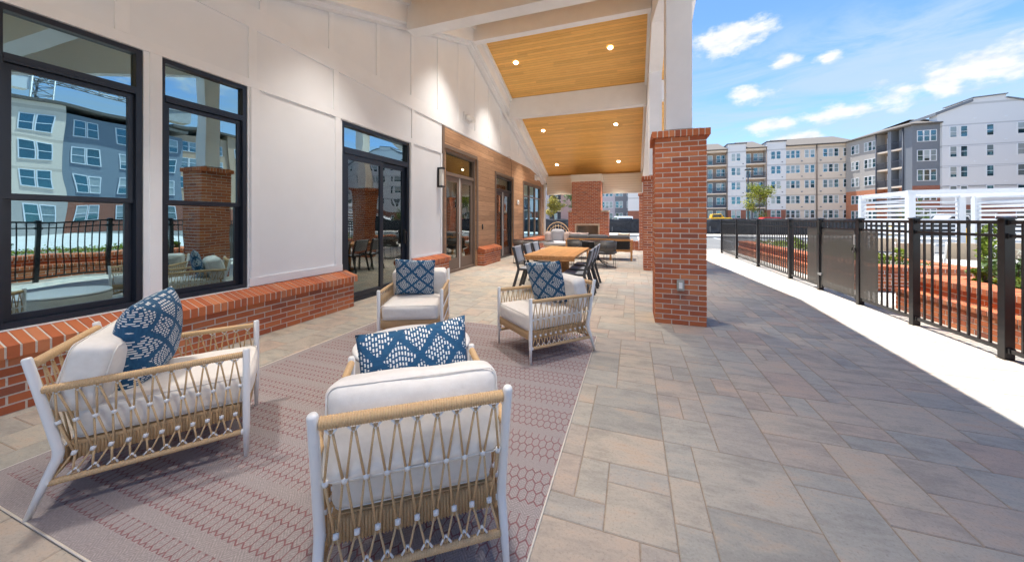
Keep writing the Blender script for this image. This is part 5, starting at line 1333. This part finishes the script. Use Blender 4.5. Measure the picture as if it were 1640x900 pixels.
def block_d():
    o = empty('apartment_building', (-8, 96, 0), 'blue grey and lavender apartment block seen under the porch roof behind the fireplace', 'building', 'apartment blocks')
    segs = [(-34, -21.5, 'far_lavender'), (-21.5, -18.3, 'far_dark'), (-18.3, -15.0, 'far_pink'), (-15.0, -8.5, 'far_dark'), (-8.5, -4.25, 'far_lavender'), (-4.25, 1.35, 'far_grey'), (1.35, 7.5, 'far_lavender')]
    for a, b, m in segs: MB().box(a, b, 92.0 if m != 'far_dark' else 93.2, 104, 0, 15.5).build('wall', T[m], o)
    fl = [14.2, 11.2, 8.2, 5.25, 2.25]
    facade(o, (0, 92.0), 0, [-7.2, -6.2, -5.2, -3.7, -2.75, -.95, -.05, .85, 2.6, 3.6, 5.4], fl, .86, 1.7); facade(o, (0, 93.2), 0, [-20, -13.5, -11], fl, 1.0, 1.8)
    for z in fl[:4]: window_at(o, 'balcony', (-19.9, 93.2, z - 1.4), 0, 3.2, 0)
    MB().prism([(91.5, 15.5), (91.5, 15.8), (98, 18.5), (105, 15.8), (105, 15.5)], -34.5, 8, 'x').build('roof', T['roof'], o)
block_d()
def side_block(name_label, x, y0, y1, mats_, fl, pitch, h=14.5, dep=14, skipn=0):
    """block whose face looks towards the clubhouse (-x)"""
    o = empty('apartment_building', (x + dep / 2, (y0 + y1) / 2, 0), name_label, 'building', 'apartment blocks')
    n = len(mats_); L = (y1 - y0) / n
    W0, H0 = .98, 1.75
    for i, (m, ground_) in enumerate(mats_):
        xx = x + (.0 if i % 2 else .35); MB().box(xx, x + dep, y0 + i * L, y0 + (i + 1) * L, 3.5, h + (.6 if i % 2 else 0)).build('wall', T[m], o); MB().box(xx - .01, x + dep, y0 + i * L, y0 + (i + 1) * L, 0, 3.5).build('wall', T[ground_], o)
        k = max(1, int(L / pitch)); c0 = y0 + i * L
        for z in fl:
            for j in range(k):
                yc = c0 + (j + .5) * L / k
                for dy in (-.52, .52): window_at(o, 'window', (xx, yc + dy, z), -math.pi / 2, W0, H0)
    MB().box(x - .3, x + dep, y0 - .3, y1 + .3, h + .61, h + .9).build('roof', T['roof'], o)
    return o
side_block('grey and cream apartment block off to the right, mirrored in the two nearest windows', 46, -2, 28, [('grey_siding', 'farbrick'), ('far_beige', 'far_siding'), ('grey_siding', 'farbrick')], [10.9, 8.1, 5.3, 2.2], 3.1, 12.3)
side_block('tan and orange brick apartment block off to the right, mirrored in the sliding door', 56, 32, 62, [('far_tan', 'orangebrick'), ('far_tan', 'farbrick'), ('orangebrick', 'orangebrick'), ('far_dark', 'farbrick')], [13.0, 10.0, 7.0, 2.4], 3.6, 15)
def crane():
    o = empty('lattice_crane', (72, 24, 0), 'tall lattice tower crane beyond the grey apartments, mirrored in the nearest window', 'crane')
    def lattice(p, q, w, n, name):
        mb = MB(); p = Vector(p); q = Vector(q); d = (q - p).normalized(); u = Vector((0, 0, 1)) if abs(d.z) < .8 else Vector((1, 0, 0)); s = d.cross(u).normalized(); u = s.cross(d)
        cs = [s * a * w + u * b * w for a, b in ((-1, -1), (1, -1), (0, 1))]
        for c in cs: mb.tube([p + c, q + c], .11, 5)
        for i in range(n):
            a = p.lerp(q, i / n); b = p.lerp(q, (i + 1) / n)
            for k in range(3): mb.tube([a + cs[k], b + cs[(k + 1) % 3]], .06, 4); mb.tube([a + cs[k], a + cs[(k + 1) % 3]], .06, 4)
        mb.build(name, T['grey_metal'], o)
    lattice((72, 24, 0), (72, 24, 22), .9, 16, 'mast'); lattice((72, 24, 22.3), (71, -18, 25), .7, 26, 'jib'); lattice((72, 24, 22.3), (73, 42, 22.6), .7, 10, 'counter_jib')
    MB().box(72.2, 73.8, 39, 42, 20, 22).build('counterweight', T['concrete'], o); MB().box(71.2, 72.8, 21.5, 23.0, 19.8, 21.8).build('cab', T['white_metal'], o)
crane()
# green exit sign inside the club room
def exit_sign():
    o = empty('exit_sign', (-5.3, 8.35, 3.0), 'green lit EXIT sign hanging inside, behind the glass over the brown double door', 'sign')
    MB().box(-5.32, -5.28, 8.18, 8.52, 2.9, 3.1).build('panel', T['white_metal'], o)
    cu = bpy.data.curves.new('letters', 'FONT'); cu.body = 'EXIT'; cu.size = .15; cu.extrude = .004; cu.align_x = 'CENTER'; cu.align_y = 'CENTER'
    t0 = bpy.data.objects.new('letters_curve', cu); COL.objects.link(t0); bpy.context.view_layer.update()
    me = bpy.data.meshes.new_from_object(t0.evaluated_get(bpy.context.evaluated_depsgraph_get())); bpy.data.objects.remove(t0); me.materials.clear()
    t = bpy.data.objects.new('letters', me); COL.objects.link(t); adopt(t, o); t.location = (.026, 0, 0); t.rotation_euler = (rad(90), 0, rad(90)); me.materials.append(T['green_letters'].m)
    MB().box(-5.305, -5.295, 8.3, 8.4, 3.1, 3.32).build('hanger', T['grey_metal'], o)
exit_sign()
